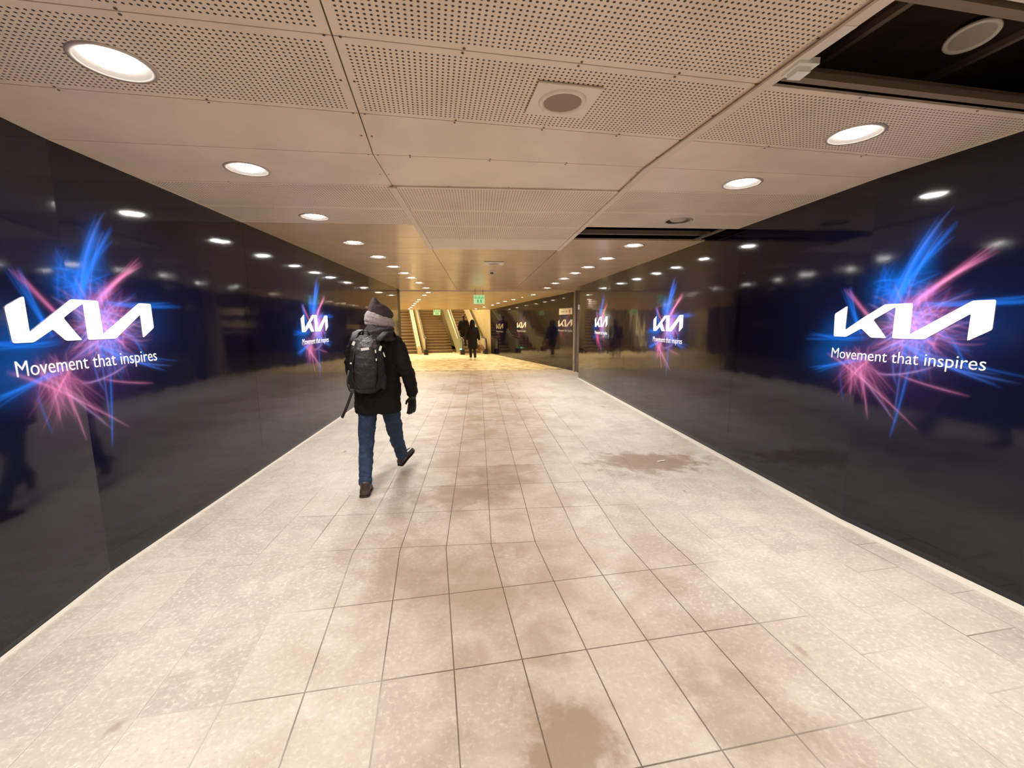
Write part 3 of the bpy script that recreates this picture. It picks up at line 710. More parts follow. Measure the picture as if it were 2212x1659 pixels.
def burst_field(nx, ny):
    X, Y = np.meshgrid(np.linspace(BX0, BX1, nx), np.linspace(BY0, BY1, ny)); F = np.zeros((ny, nx, 3))
    for cx, cy, sx, sy, col in ((.46, .36, .15, .13, (0.0, .12, .55)), (.62, .52, .07, .16, (0.0, .08, .40)), (.64, .17, .17, .13, (.26, .06, .20)), (.25, -.26, .14, .12, (.28, .06, .17)),
                                (.08, .02, .17, .13, (0, .09, .42)), (.60, -.06, .25, .15, (.08, .06, .26)), (.95, .1, .22, .16, (0, .025, .14)), (-.03, -.17, .17, .12, (0, .08, .36)), (.5, -.3, .3, .2, (.03, .01, .05))):
        g = np.exp(-((X - cx) / sx) ** 2 - ((Y - cy) / sy) ** 2)
        F += g[..., None] * np.array(col)
    dx = (BX1 - BX0) / (nx - 1)
    for pts, w0, w1, col, a in STREAKS:
        (x0, y0), (x1, y1), (x2, y2) = pts
        n = 26
        px = [(1 - t) ** 2 * x0 + 2 * t * (1 - t) * x1 + t * t * x2 for t in np.linspace(0, 1, n)]
        py = [(1 - t) ** 2 * y0 + 2 * t * (1 - t) * y1 + t * t * y2 for t in np.linspace(0, 1, n)]
        lo = (min(px) - .04, min(py) - .04); hi = (max(px) + .04, max(py) + .04)
        i0, i1 = max(0, int((lo[0] - BX0) / dx)), min(nx, int((hi[0] - BX0) / dx) + 2)
        dy = (BY1 - BY0) / (ny - 1); j0, j1 = max(0, int((lo[1] - BY0) / dy)), min(ny, int((hi[1] - BY0) / dy) + 2)
        xs, ys = X[j0:j1, i0:i1], Y[j0:j1, i0:i1]
        best = np.full(xs.shape, 9.0); tt = np.zeros(xs.shape)
        for k in range(n - 1):
            ax, ay, bx, by = px[k], py[k], px[k + 1], py[k + 1]; vx, vy = bx - ax, by - ay; L2 = vx * vx + vy * vy + 1e-12
            s = np.clip(((xs - ax) * vx + (ys - ay) * vy) / L2, 0, 1)
            d = np.hypot(xs - ax - s * vx, ys - ay - s * vy); m = d < best
            best = np.where(m, d, best); tt = np.where(m, (k + s) / (n - 1), tt)
        w = np.maximum((w0 * (1 - tt) + w1 * tt), dx * 0.8)
        env = np.minimum(1, np.minimum(tt, 1 - tt) * 4.0) ** 0.8
        amp = a * env * (np.exp(-(best / w) ** 2) + 0.18 * np.exp(-(best / (w * 3)) ** 2)) * min(1, w0 / (dx * .8)) ** .5
        F[j0:j1, i0:i1] += amp[..., None] * np.array(col)
    ex = np.minimum(1, np.minimum(X - BX0, BX1 - X) / 0.8); ey = np.minimum(1, np.minimum(Y - BY0, BY1 - Y) / 0.35)
    F *= (ex * ey)[..., None]
    nav = np.exp(-((X - .5) / 1.15) ** 2 - ((Y - .05) / .75) ** 2) * np.clip(ex * ey, 0, 1)
    F += nav[..., None] * np.array((0.002, 0.006, 0.034))
    F = F * 0.46; F = F / (1 + 0.55 * F.max(axis=2, keepdims=True))
    return np.clip(F, 0, 0.9) + np.array((0.0030, 0.0024, 0.0070))
fields = {}
def build_advert(P, res, label, group, base_z=1.49, fade=1.0, crop=(-9, 9), letters='letters'):
    """P(u, z, off) -> world point: u runs in reading direction from the left foot of the letters, off = distance off the wall."""
    root = empty('wall_advert', P(0.515, base_z, 0.0), label, 'advertisement', group)
    nx, ny = int(360 * res), int(240 * res)
    if res not in fields: fields[res] = burst_field(nx, ny)
    F = fields[res]; us = np.linspace(BX0, BX1, nx); keep = (us >= crop[0]) & (us <= crop[1]); us = us[keep]; nx = len(us)
    base = np.array((0.0030, 0.0024, 0.0070)); F = base + (F[:, keep] - base) * np.array((fade, fade * (0.6 if fade < 1 else 1), fade * (0.6 if fade < 1 else 1)))  # dimness of the distant adverts is put into their print colours
    zs = np.linspace(BY0, BY1, ny)
    verts = []
    cols = [(P(u, 0, 0.0006), P(u, 1, 0.0006)) for u in us]
    for y in zs:
        z = base_z + y
        for a, _ in cols: verts.append((a.x, a.y, z))
    faces = [(j * nx + i, j * nx + i + 1, (j + 1) * nx + i + 1, (j + 1) * nx + i) for j in range(ny - 1) for i in range(nx - 1)]
    me = bpy.data.meshes.new('light_burst'); me.from_pydata(verts, [], faces)
    ca = me.color_attributes.new('burst', 'FLOAT_COLOR', 'POINT')
    ca.data.foreach_set('color', np.concatenate([F.reshape(-1, 3), np.ones((nx * ny, 1))], 1).astype(np.float32).ravel())
    n = me.polygons[0].normal; a = P(0.5, 1.5, 0); b = P(0.5, 1.5, 0.1)
    if n.dot(b - a) < 0: me.flip_normals()
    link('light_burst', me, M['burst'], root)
    # emblem: white letter shapes standing 3 mm proud
    poly = round_poly(EMBLEM)
    bm = bmesh.new(); vs = []
    # cut the outline finely along u so that it follows the bend of the wall
    for p in poly: vs.append(bm.verts.new((p.x, p.y, 0)))
    f = bm.faces.new(vs)
    if f.normal.z < 0: f.normal_flip()
    bmesh.ops.triangulate(bm, faces=[f])
    for cut in KINK:
        bmesh.ops.bisect_plane(bm, geom=bm.verts[:] + bm.edges[:] + bm.faces[:], plane_co=(cut, 0, 0), plane_no=(1, 0, 0))
    ext = bmesh.ops.extrude_face_region(bm, geom=bm.faces[:])
    for v in ext['geom']:
        if isinstance(v, bmesh.types.BMVert): v.co.z = 1
    for v in bm.verts: v.co = P(v.co.x, base_z + v.co.y, 0.002 + 0.004 * v.co.z)
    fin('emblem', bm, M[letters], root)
    # tagline
    cu = bpy.data.curves.new('tagline', 'FONT'); cu.body = 'Movement that inspires'; cu.size = 0.118; cu.resolution_u = 4; cu.offset = -0.0006
    to = bpy.data.objects.new('tmp', cu); COL.objects.link(to)
    dg = bpy.context.evaluated_depsgraph_get(); tm = bpy.data.meshes.new_from_object(to.evaluated_get(dg)); bpy.data.objects.remove(to)
    xs = [v.co.x for v in tm.vertices]; w = max(xs) - min(xs); k = 1.025 / w; x0 = min(xs)
    bm = bmesh.new(); bm.from_mesh(tm)
    for v in bm.verts: v.co = ((v.co.x - x0) * k, v.co.y * 1.02, 0)
    for cut in KINK:
        bmesh.ops.bisect_plane(bm, geom=bm.verts[:] + bm.edges[:] + bm.faces[:], plane_co=(cut - .005, 0, 0), plane_no=(1, 0, 0))
    ext = bmesh.ops.extrude_face_region(bm, geom=bm.faces[:])
    for v in ext['geom']:
        if isinstance(v, bmesh.types.BMVert): v.co.z = 1
    for v in bm.verts: v.co = P(v.co.x + 0.005, base_z - 0.175 + v.co.y, 0.002 + 0.0015 * v.co.z)
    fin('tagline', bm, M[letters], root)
    return root
def left_wall(u0):                            # u increases away from the camera
    def P(u, z, off):
        s = u + u0; yb = XL * TB
        if s >= 0: return far(XL + off, yb + s, z)
        b = near(XL + off, -XL * TB + s, z); return b
    return P
def right_wall(u0):                           # u increases towards the camera
    def P(u, z, off):
        s = u0 - u; yb = XR * TB
        if s >= 0: return far(XR - off, yb + s, z)
        return near(XR - off, -XR * TB + s, z)
    return P
def hall_wall(u0):
    nrm = Vector((-DIRW.y, DIRW.x, 0))
    def P(u, z, off):
        p = PW + DIRW * (u0 - u) + nrm * off; p.z = z; return p
    return P
G1 = 'car adverts on the side walls'
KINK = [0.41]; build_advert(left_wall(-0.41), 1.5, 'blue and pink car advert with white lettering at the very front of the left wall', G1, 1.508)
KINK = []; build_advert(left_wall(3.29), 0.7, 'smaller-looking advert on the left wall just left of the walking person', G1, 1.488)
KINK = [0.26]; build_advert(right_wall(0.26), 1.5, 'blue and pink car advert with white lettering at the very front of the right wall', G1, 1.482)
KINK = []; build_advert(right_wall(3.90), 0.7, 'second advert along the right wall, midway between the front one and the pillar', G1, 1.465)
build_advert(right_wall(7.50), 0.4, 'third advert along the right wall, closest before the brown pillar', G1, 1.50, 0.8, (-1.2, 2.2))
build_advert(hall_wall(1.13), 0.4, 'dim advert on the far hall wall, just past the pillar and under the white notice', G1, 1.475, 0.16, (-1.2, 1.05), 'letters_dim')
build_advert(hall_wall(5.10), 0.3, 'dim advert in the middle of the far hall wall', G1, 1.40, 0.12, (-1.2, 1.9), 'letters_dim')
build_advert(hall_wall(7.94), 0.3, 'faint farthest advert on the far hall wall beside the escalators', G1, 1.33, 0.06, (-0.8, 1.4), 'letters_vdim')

# white notice above the first far-hall advert, small card beside the pillar
Ph = hall_wall(1.03)
o = empty('notice_board', Ph(0.46, 1.99, 0.0), 'white notice with a red mark above the advert past the pillar', 'sign')
def plate(bm, P, u0, u1, z0, z1, off0, off1, mi=0):
    V = [bm.verts.new(P(u, z, of)) for of in (off0, off1) for z in (z0, z1) for u in (u0, u1)]
    for q in ((0, 1, 3, 2), (4, 6, 7, 5), (0, 4, 5, 1), (2, 3, 7, 6), (0, 2, 6, 4), (1, 5, 7, 3)): bm.faces.new([V[i] for i in q]).material_index = mi
bm = bmesh.new(); plate(bm, Ph, 0, 0.93, 1.885, 2.095, 0.003, 0.02); fin('board', bm, M['sign_white'], o)
bm = bmesh.new(); plate(bm, Ph, 0.74, 0.79, 1.925, 2.06, 0.02, 0.022); plate(bm, Ph, 0.71, 0.74, 1.975, 2.01, 0.02, 0.022); fin('red_mark', bm, M['sign_red'], o)
bm = bmesh.new()
for k in range(5): plate(bm, Ph, 0.14 + 0.055 * k, 0.17 + 0.055 * k, 1.965, 2.0, 0.02, 0.021)
for k in range(3): plate(bm, Ph, 0.50 + 0.035 * k, 0.52 + 0.035 * k, 1.965, 2.01, 0.02, 0.021)
fin('print', bm, M['sign_grey'], o)
bm = bmesh.new(); box(bm, (3.205, 9.33, 1.98), (3.238, 9.365, 2.12)); tag(fin('wall_card', bm, M['sign_white']), 'small white card on the end of the right wall beside the pillar', 'sign')

# ---------------------------------------------------------------- scrap of paper on the floor
o = empty('paper_scrap', (2.40, 1.71, 0.0), 'thin white paper scrap lying on the damp floor at the right', 'litter', rot=(0, 0, 0.35))
bm = bmesh.new(); tube(bm, [(-0.055, 0, 0.009), (0.0, 0.003, 0.009), (0.055, 0, 0.009)], 0.009, 8); ob = fin('roll', bm, M['paper']); ob.parent = o

# ---------------------------------------------------------------- escalators and stairs
GA = math.radians(14.0); GD = Vector((-math.sin(GA), math.cos(GA), 0)); GR = Vector((math.cos(GA), math.sin(GA), 0))
SL = math.tan(math.radians(30))
def flight(name, base, w, n, label, mt, mr, rise=0.17, lead=0.0, group=None):
    B = Vector((*base, 0)); o = empty(name, B, label, 'escalator' if 'escalator' in name else 'stairs', group)
    run = rise / SL
    st, rz = bmesh.new(), bmesh.new()
    F = lambda x, y, z: tuple(B + GR * x + GD * y + Vector((0, 0, z)))
    if lead: box(st, (-w / 2, -0.45, 0.0), (w / 2, lead, 0.012), fn=F)
    for k in range(n):
        y0 = lead + k * run; z1 = (k + 1) * rise
        box(st, (-w / 2, y0 - 0.02, z1 - 0.03), (w / 2, y0 + run, z1), fn=F)
        box(rz, (-w / 2 + .002, y0, z1 - rise), (w / 2 - .002, y0 + run + .01, z1 - 0.03), fn=F)
    fin('treads', st, mt, o); fin('risers', rz, mr, o)
    return o, B
def balustrade(parent, B, x, th, y0, L, hgt, mats, level=0.5, newel=True, dot=False, solid=True):
    F = lambda a, y, z: tuple(B + GR * a + GD * y + Vector((0, 0, z)))
    prof = lambda y: max(0.0, (y - y0)) * SL
    bm = bmesh.new()
    ys = [y0 - level, y0, y0 + L]
    V = []
    for y in ys:
        zb = prof(y); V.append([bm.verts.new(F(x + s, y, zz)) for s, zz in ((-th / 2, max(0, zb - 0.25)), (th / 2, max(0, zb - 0.25)), (th / 2, zb + hgt), (-th / 2, zb + hgt))])
    for A, C in zip(V, V[1:]):
        for k in range(4): bm.faces.new((A[k], A[(k + 1) % 4], C[(k + 1) % 4], C[k]))
    bm.faces.new(V[0]); bm.faces.new(V[-1][::-1])
    b = fin('balustrade', bm, mats[0], parent)
    bm = bmesh.new()
    hz = hgt + 0.05
    if newel:
        ye = y0 - level - 0.05; c = hz / 2 + 0.06; rr = hz / 2 - 0.06
        pts = [F(x, y0 + L, prof(y0 + L) + hz), F(x, y0, hz)]
        for k in range(9):
            a = PI / 2 + PI * k / 8; pts.append(F(x, ye + 0.35 * math.cos(a) * 0.6, c + rr * math.sin(a)))
        tube(bm, pts, 0.035, 10)
    else: tube(bm, [F(x, y0 + L, prof(y0 + L) + hz), F(x, y0, hz), F(x, y0 - level, hz)], 0.03, 8)
    h = fin('handrail', bm, mats[1], parent, smooth=True)
    if newel:
        bm = bmesh.new(); box(bm, (x - 0.10, y0 - level - 0.22, 0), (x + 0.10, y0 - level + 0.12, 0.26), fn=F); fin('newel_base', bm, M['handrail'], parent)
    if dot:
        bm = bmesh.new(); box(bm, (x - 0.16, y0 - level - 0.24, 0.26), (x - 0.06, y0 - level - 0.22, 0.32), fn=F); fin('indicator_light', bm, M['green_dot'], parent)
NS = 20
eL, B = flight('escalator', (-3.62, 20.02), 1.30, NS, 'left escalator partly hidden behind the end of the left wall', M['step'], M['riser'])
balustrade(eL, B, 0.74, 0.20, -0.2, 8, 0.35, (M['balus'], M['balus']), 0.3, newel=False)
eC, B = flight('staircase', (-1.90, 20.55), 1.62, NS, 'broad brown central staircase between the two escalators', M['stair_nose'], M['stair'], rise=0.15)
balustrade(eC, B, -0.80, 0.10, -0.55, 8, 0.82, (M['balus'], M['handrail']), 0.55, newel=True)
eR, B = flight('escalator', (-0.02, 19.75), 1.02, NS, 'right escalator with dark handrails behind the distant people', M['step'], M['riser'], lead=0.35)
balustrade(eR, B, -0.64, 0.20, 0.35, 8, 0.80, (M['balus_glass'], M['handrail']), 0.75, newel=True, dot=True)
balustrade(eR, B, 0.60, 0.14, 0.35, 8, 0.80, (M['balus'], M['handrail']), 0.75, newel=True)
# unseen lamps added on the stairwell's sloping soffit to brighten the steps
bm = None
for i, (x, y, z) in enumerate(((-3.6, 21.2, 3.8), (-1.4, 21.2, 3.8), (-4.0, 23.4, 5.03), (-1.8, 23.4, 5.03), (-4.4, 25.6, 6.26), (-2.2, 25.6, 6.26))):
    o = empty('added_stair_light', (x, y, z), 'unseen round light added on the sloping soffit over the stairs', 'ceiling light', 'added stairwell lights', rot=(-0.51, 0, 0))
    bm = bmesh.new(); R = lathe(bm, [(0.2, 0.06), (0.2, 0.0), (0.19, -0.01)], 24); ob = fin('housing', bm, M['white_paint'], None, smooth=True); ob.parent = o
    bm = bmesh.new(); R = lathe(bm, [(0.19, -0.01), (0.12, -0.03)], 24); bm.faces.new(R[-1])
    ob = fin('lens', bm, M['lamp_far'], None, smooth=True, recalc=False); ob.parent = o
    if ob.data.polygons[-1].normal.z > 0: ob.data.flip_normals()
    ld = bpy.data.lights.new('lamp_stair', 'AREA'); ld.shape = 'DISK'; ld.size = 0.3; ld.color = LAMP_FAR[0]; ld.energy = 90
    lo = bpy.data.objects.new('lamp', ld); COL.objects.link(lo); lo.location = (0, 0, -0.04); lo.parent = o

# ---------------------------------------------------------------- people
def V3(*a): return Vector(a)
def limb(bm, pts, rads, seg=16, flat=1.0):
    pts = [Vector(p) for p in pts]; R = []
    x = V3(1, 0, 0)
    P, Q = [], []
    for i in range(len(pts) - 1):               # resample for smooth joints
        for k in range(4):
            t = k / 4
            a, b, c, d = pts[max(i - 1, 0)], pts[i], pts[i + 1], pts[min(i + 2, len(pts) - 1)]
            p = 0.5 * ((2 * b) + (c - a) * t + (2 * a - 5 * b + 4 * c - d) * t * t + (3 * b - a - 3 * c + d) * t ** 3)
            P.append(p); Q.append(rads[i] * (1 - t) + rads[i + 1] * t)
    P.append(pts[-1]); Q.append(rads[-1])
    for i, p in enumerate(P):
        t = (P[min(i + 1, len(P) - 1)] - P[max(i - 1, 0)]).normalized()
        u = x - t * x.dot(t)
        if u.length < 0.3: u = V3(0, 1, 0) - t * t.y
        u.normalize(); v = t.cross(u)
        R.append((p, u * Q[i], v * Q[i] * flat))
    # rounded ends
    t0 = (P[1] - P[0]).normalized(); t1 = (P[-1] - P[-2]).normalized()
    R.insert(0, (P[0] - t0 * Q[0] * 0.5, R[0][1] * 0.6, R[0][2] * 0.6)); R.append((P[-1] + t1 * Q[-1] * 0.5, R[-1][1] * 0.6, R[-1][2] * 0.6))
    loft(bm, R, seg)
def ball(bm, c, r, seg=18):
    c = Vector(c); r = (r, r, r) if isinstance(r, (int, float)) else r
    R = []
    for k in range(1, 12):
        a = PI * k / 12; R.append((c + V3(0, 0, -r[2] * math.cos(a)), V3(r[0] * math.sin(a), 0, 0), V3(0, r[1] * math.sin(a), 0)))
    loft(bm, R, seg)
def hand(bm, wrist, down, side, fwd, s=1.0, curl=0.5, thumb=1.0):
    """palm plus five curled fingers; down = direction of fingers, side = towards little finger, fwd = towards the palm's facing side."""
    w, d, sd, f = Vector(wrist), Vector(down).normalized(), Vector(side).normalized(), Vector(fwd).normalized()
    loft(bm, [(w, sd * .030 * s, f * .024 * s), (w + d * .035 * s, sd * .040 * s, f * .021 * s), (w + d * .085 * s, sd * .045 * s, f * .018 * s), (w + d * .105 * s, sd * .040 * s, f * .015 * s)], 14)
    for k, (o, L) in enumerate(((-0.032, .070), (-0.011, .080), (.011, .075), (.032, .058))):
        b = w + d * .095 * s + sd * o * s; c = curl * (0.8 + 0.1 * k)
        p1 = b + (d * math.cos(c * .5) + f * math.sin(c * .5)) * L * .45 * s
        p2 = p1 + (d * math.cos(c * 1.3) + f * math.sin(c * 1.3)) * L * .32 * s
        p3 = p2 + (d * math.cos(c * 2.0) + f * math.sin(c * 2.0)) * L * .25 * s
        tube(bm, [b - d * .02 * s, b, p1, p2, p3], [.0105 * s, .0105 * s, .010 * s, .009 * s, .007 * s], 10)
    b = w + d * .03 * s - sd * .032 * s
    p1 = b + (d * .7 - sd * .55 * thumb + f * .45).normalized() * .038 * s; p2 = p1 + (d * .9 - sd * .1 + f * .45).normalized() * .032 * s
    tube(bm, [b - d * .01 * s + sd * .01 * s, b, p1, p2], [.014 * s, .013 * s, .011 * s, .008 * s], 10)
def foot_shoe(bm, ankle, heel, toe, w=0.045, h=0.07):
    """shoe from heel point (sole level) to toe point, swelling up to the ankle"""
    a, hp, tp = Vector(ankle), Vector(heel), Vector(toe); d = (tp - hp).normalized(); L = (tp - hp).length
    s = d.cross(V3(0, 0, 1)).normalized(); u = s.cross(d).normalized()
    if u.z < 0: u = -u
    prof = ((0.0, .70, .35), (.06, .90, .80), (.20, .95, 1.0), (.40, .92, .85), (.62, 1.08, .62), (.82, 1.05, .48), (.95, .75, .36), (1.0, .45, .22))
    loft(bm, [(hp + d * L * t + u * h * hh / 2, s * w * ww, u * h * hh / 2) for t, ww, hh in prof], 16)
    return d, s, u, L

def walking_person():
    root = empty('person', (-0.69, 1.35, 0), 'person walking away in black coat, blue jeans, grey scarf and pointed dark hood', 'person')
    # joints
    hipL, hipR = V3(-.775, 1.33, .86), V3(-.60, 1.37, .86)
    knL, knR = V3(-.800, 1.25, .44), V3(-.577, 1.60, .47)
    anL, anR = V3(-.770, 1.04, .10), V3(-.556, 1.735, .125)
    shL, shR = V3(-.865, 1.40, 1.43), V3(-.510, 1.42, 1.41)
    elL, wrL = V3(-.955, 1.44, 1.14), V3(-.90, 1.62, .98)
    elR, wrR = V3(-.405, 1.36, 1.12), V3(-.363, 1.41, .875)
    # body: one continuous skin
    bm = bmesh.new()
    loft(bm, [((-.69, 1.34, .80), (.14, 0, 0), (0, .10, 0)), ((-.69, 1.34, .92), (.16, 0, 0), (0, .11, 0)), ((-.69, 1.35, 1.08), (.14, 0, 0), (0, .095, 0)),
              ((-.69, 1.37, 1.28), (.17, 0, 0), (0, .11, 0)), ((-.685, 1.39, 1.42), (.17, 0, 0), (0, .095, 0)), ((-.68, 1.41, 1.50), (.08, 0, 0), (0, .07, 0))])
    limb(bm, [(-.68, 1.41, 1.46), (-.67, 1.45, 1.60)], [.056, .052])
    ball(bm, (-.665, 1.470, 1.662), (.070, .088, .098)); ball(bm, (-.660, 1.562, 1.665), (.013, .018, .018)); ball(bm, (-.662, 1.51, 1.615), (.042, .050, .042))
    for s in (-1, 1): ball(bm, (-.665 + s * .076, 1.475, 1.68), (.01, .018, .03))
    limb(bm, [shL, elL, wrL], [.05, .04, .028]); limb(bm, [shR, elR, wrR], [.05, .04, .028])
    limb(bm, [hipL, knL, anL], [.085, .055, .038]); limb(bm, [hipR, knR, anR], [.085, .055, .038])
    for a, dn, sd, f in ((wrR, (-0.10, .10, -1), (1, -.6, 0), (-.5, .9, 0)), (wrL, (0.25, .6, -.6), (-.3, .8, .6), (.9, .1, .2))):
        hand(bm, a, dn, sd, f, 0.84, 0.58)
    ob = organic('body', bm, 0.0075, M['skin'], root, 3)
    # jeans
    bm = bmesh.new()
    loft(bm, [((-.69, 1.345, .74), (.15, 0, 0), (0, .11, 0)), ((-.69, 1.345, .90), (.165, 0, 0), (0, .12, 0)), ((-.69, 1.345, 1.0), (.15, 0, 0), (0, .11, 0))])
    limb(bm, [(-.782, 1.32, .84), (-.792, 1.29, .68), (-.803, 1.25, .42), (-.790, 1.14, .26), (-.775, 1.055, .115)], [.098, .086, .073, .065, .060])
    limb(bm, [(-.600, 1.37, .84), (-.582, 1.43, .67), (-.577, 1.585, .42), (-.560, 1.665, .27), (-.553, 1.725, .16)], [.098, .088, .073, .066, .061])
    organic('jeans', bm, 0.009, M['jeans'], root, 3, fold=0.028, fscale=0.085, fold2=0.009, fscale2=0.03)
    bm = bmesh.new()
    for z, y, r in ((.112, 1.05, .060), (.135, 1.062, .064)): limb(bm, [(-.775, y, z - .012), (-.775, y, z + .012)], [r, r])
    organic('jeans_cuff', bm, 0.008, M['jeans'], root, 2, fold=0.008, fscale=0.03)
    # shoes
    bm = bmesh.new(); foot_shoe(bm, anL, (-.768, .965, .012), (-.800, 1.235, .010), .050, .085)
    limb(bm, [(-.770, 1.015, .045), (-.772, 1.035, .12)], [.045, .050])
    sh = organic('boot', bm, 0.006, M['boot'], root, 3)
    bm = bmesh.new(); foot_shoe(bm, anL, (-.768, .960, .001), (-.800, 1.24, .001), .053, .022); fin('sole', bm, M['sole'], sh, smooth=True)
    bm = bmesh.new(); d, s, u, L = foot_shoe(bm, anR, (-.575, 1.715, .052), (-.468, 1.925, .172), .047, .080)
    limb(bm, [(-.560, 1.74, .11), (-.556, 1.73, .16)], [.044, .050])
    sh = organic('boot', bm, 0.006, M['shoe'], root, 3); sh['label'] = 'lifted polished dark shoe with toe raised'
    bm = bmesh.new()
    hp, tp = V3(-.575, 1.715, .052), V3(-.468, 1.925, .172); foot_shoe(bm, anR, hp - u * .014 - d * .004, tp - u * .014 + d * .006, .050, .020); fin('sole', bm, M['sole'], sh, smooth=True)
    # coat with both sleeves
    bm = bmesh.new()
    C = lambda x, y, z, a, b: ((x, y, z), (a, 0, 0), (0, b, 0), .88)
    loft(bm, [C(-.694, 1.345, .735, .222, .165), C(-.692, 1.345, .80, .222, .170), C(-.688, 1.35, .95, .222, .160), C(-.688, 1.36, 1.08, .215, .150), C(-.690, 1.38, 1.25, .232, .150),
              C(-.690, 1.40, 1.37, .232, .145), C(-.688, 1.41, 1.44, .205, .125), C(-.685, 1.42, 1.50, .130, .100), C(-.672, 1.43, 1.55, .088, .085)], 28)
    ball(bm, (-.870, 1.40, 1.41), (.088, .09, .085)); ball(bm, (-.508, 1.42, 1.395), (.082, .09, .085))
    limb(bm, [(-.880, 1.40, 1.40), (-.925, 1.42, 1.27), (-.952, 1.45, 1.14), (-.925, 1.55, 1.05), (-.902, 1.61, .99)], [.083, .078, .070, .064, .058])
    limb(bm, [(-.500, 1.42, 1.39), (-.455, 1.38, 1.27), (-.395, 1.345, 1.12), (-.375, 1.375, 1.0), (-.363, 1.405, .905)], [.083, .078, .070, .062, .059])
    coat = organic('coat', bm, 0.009, M['coat'], root, 3, fold=0.034, fscale=0.10, fold2=0.014, fscale2=0.03)
    # turned-down coat hood heaped on the shoulders
    bm = bmesh.new()
    loft(bm, [((-.68, 1.385, 1.44), (.155, .0, 0), (0, .11, 0)), ((-.672, 1.385, 1.49), (.150, .0, .0), (0, .125, 0)), ((-.660, 1.395, 1.545), (.132, 0, -.01), (0, .12, 0)), ((-.655, 1.41, 1.585), (.112, 0, -.01), (0, .10, 0))], 24)
    for k, (z, w) in enumerate(((1.475, .165), (1.515, .150))):
        tube(bm, [(-.68 + w * math.cos(a), 1.395 - w * .80 * math.sin(a), z + .03 * math.cos(a) * (1 if k else -1)) for a in [PI * (q / 10) for q in range(11)]], .026, 10)
    organic('coat_collar', bm, 0.008, M['coat_grey'], root, 2, fold=0.018, fscale=0.05)
    # scarf: thick wraps round the neck and jaw
    bm = bmesh.new()
    for z, r, th, tl in ((1.585, .112, .030, -.022), (1.612, .116, .032, -.030), (1.643, .110, .030, -.034), (1.668, .100, .024, -.034)):
        pts = [(-.664 + r * math.cos(a), 1.455 - r * .98 * math.sin(a), z + tl * math.cos(a) - .006 * math.sin(2 * a)) for a in [2 * PI * q / 24 for q in range(24)]]
        for i in range(24): tube(bm, [pts[i], pts[(i + 1) % 24]], th, 10)
    loft(bm, [((-.664, 1.455, 1.57), (.10, 0, 0), (0, .10, 0)), ((-.664, 1.455, 1.67), (.095, 0, 0), (0, .095, 0))])
    organic('scarf', bm, 0.007, M['scarf'], root, 2, fold=0.012, fscale=0.035)
    # pointed hood over the head, peak tipped back, brim jutting to the right
    bm = bmesh.new()
    loft(bm, [((-.668, 1.465, 1.655), (.106, 0, -.030), (0, .112, 0)), ((-.666, 1.470, 1.70), (.108, 0, -.034), (0, .118, 0)), ((-.668, 1.468, 1.745), (.092, 0, -.030), (0, .108, 0)),
              ((-.678, 1.458, 1.785), (.066, 0, -.022), (0, .082, 0)), ((-.692, 1.445, 1.822), (.034, 0, -.012), (0, .05, 0)), ((-.700, 1.438, 1.855), (.010, 0, 0), (0, .014, 0))], 24)
    limb(bm, [(-.665, 1.465, 1.765), (-.620, 1.485, 1.725), (-.568, 1.498, 1.672)], [.040, .054, .046])
    organic('hood', bm, 0.007, M['hat'], root, 2, fold=0.014, fscale=0.06)
    # gloves
    bm = bmesh.new()
    hand(bm, wrR + V3(0, 0, .0), (-0.10, .10, -1), (1, -.6, 0), (-.5, .9, 0), 1.25, 0.55); limb(bm, [wrR + V3(0, -.003, .05), wrR + V3(0, 0, -.01)], [.042, .038])
    organic('glove', bm, 0.004, M['glove'], root, 1)
    bm = bmesh.new()
    hand(bm, wrL, (0.25, .6, -.6), (-.3, .8, .6), (.9, .1, .2), 1.12, 0.55); limb(bm, [wrL + V3(-.01, -.04, .04), wrL], [.042, .038])
    organic('glove', bm, 0.004, M['glove'], root, 1)
    return root
walking_person()

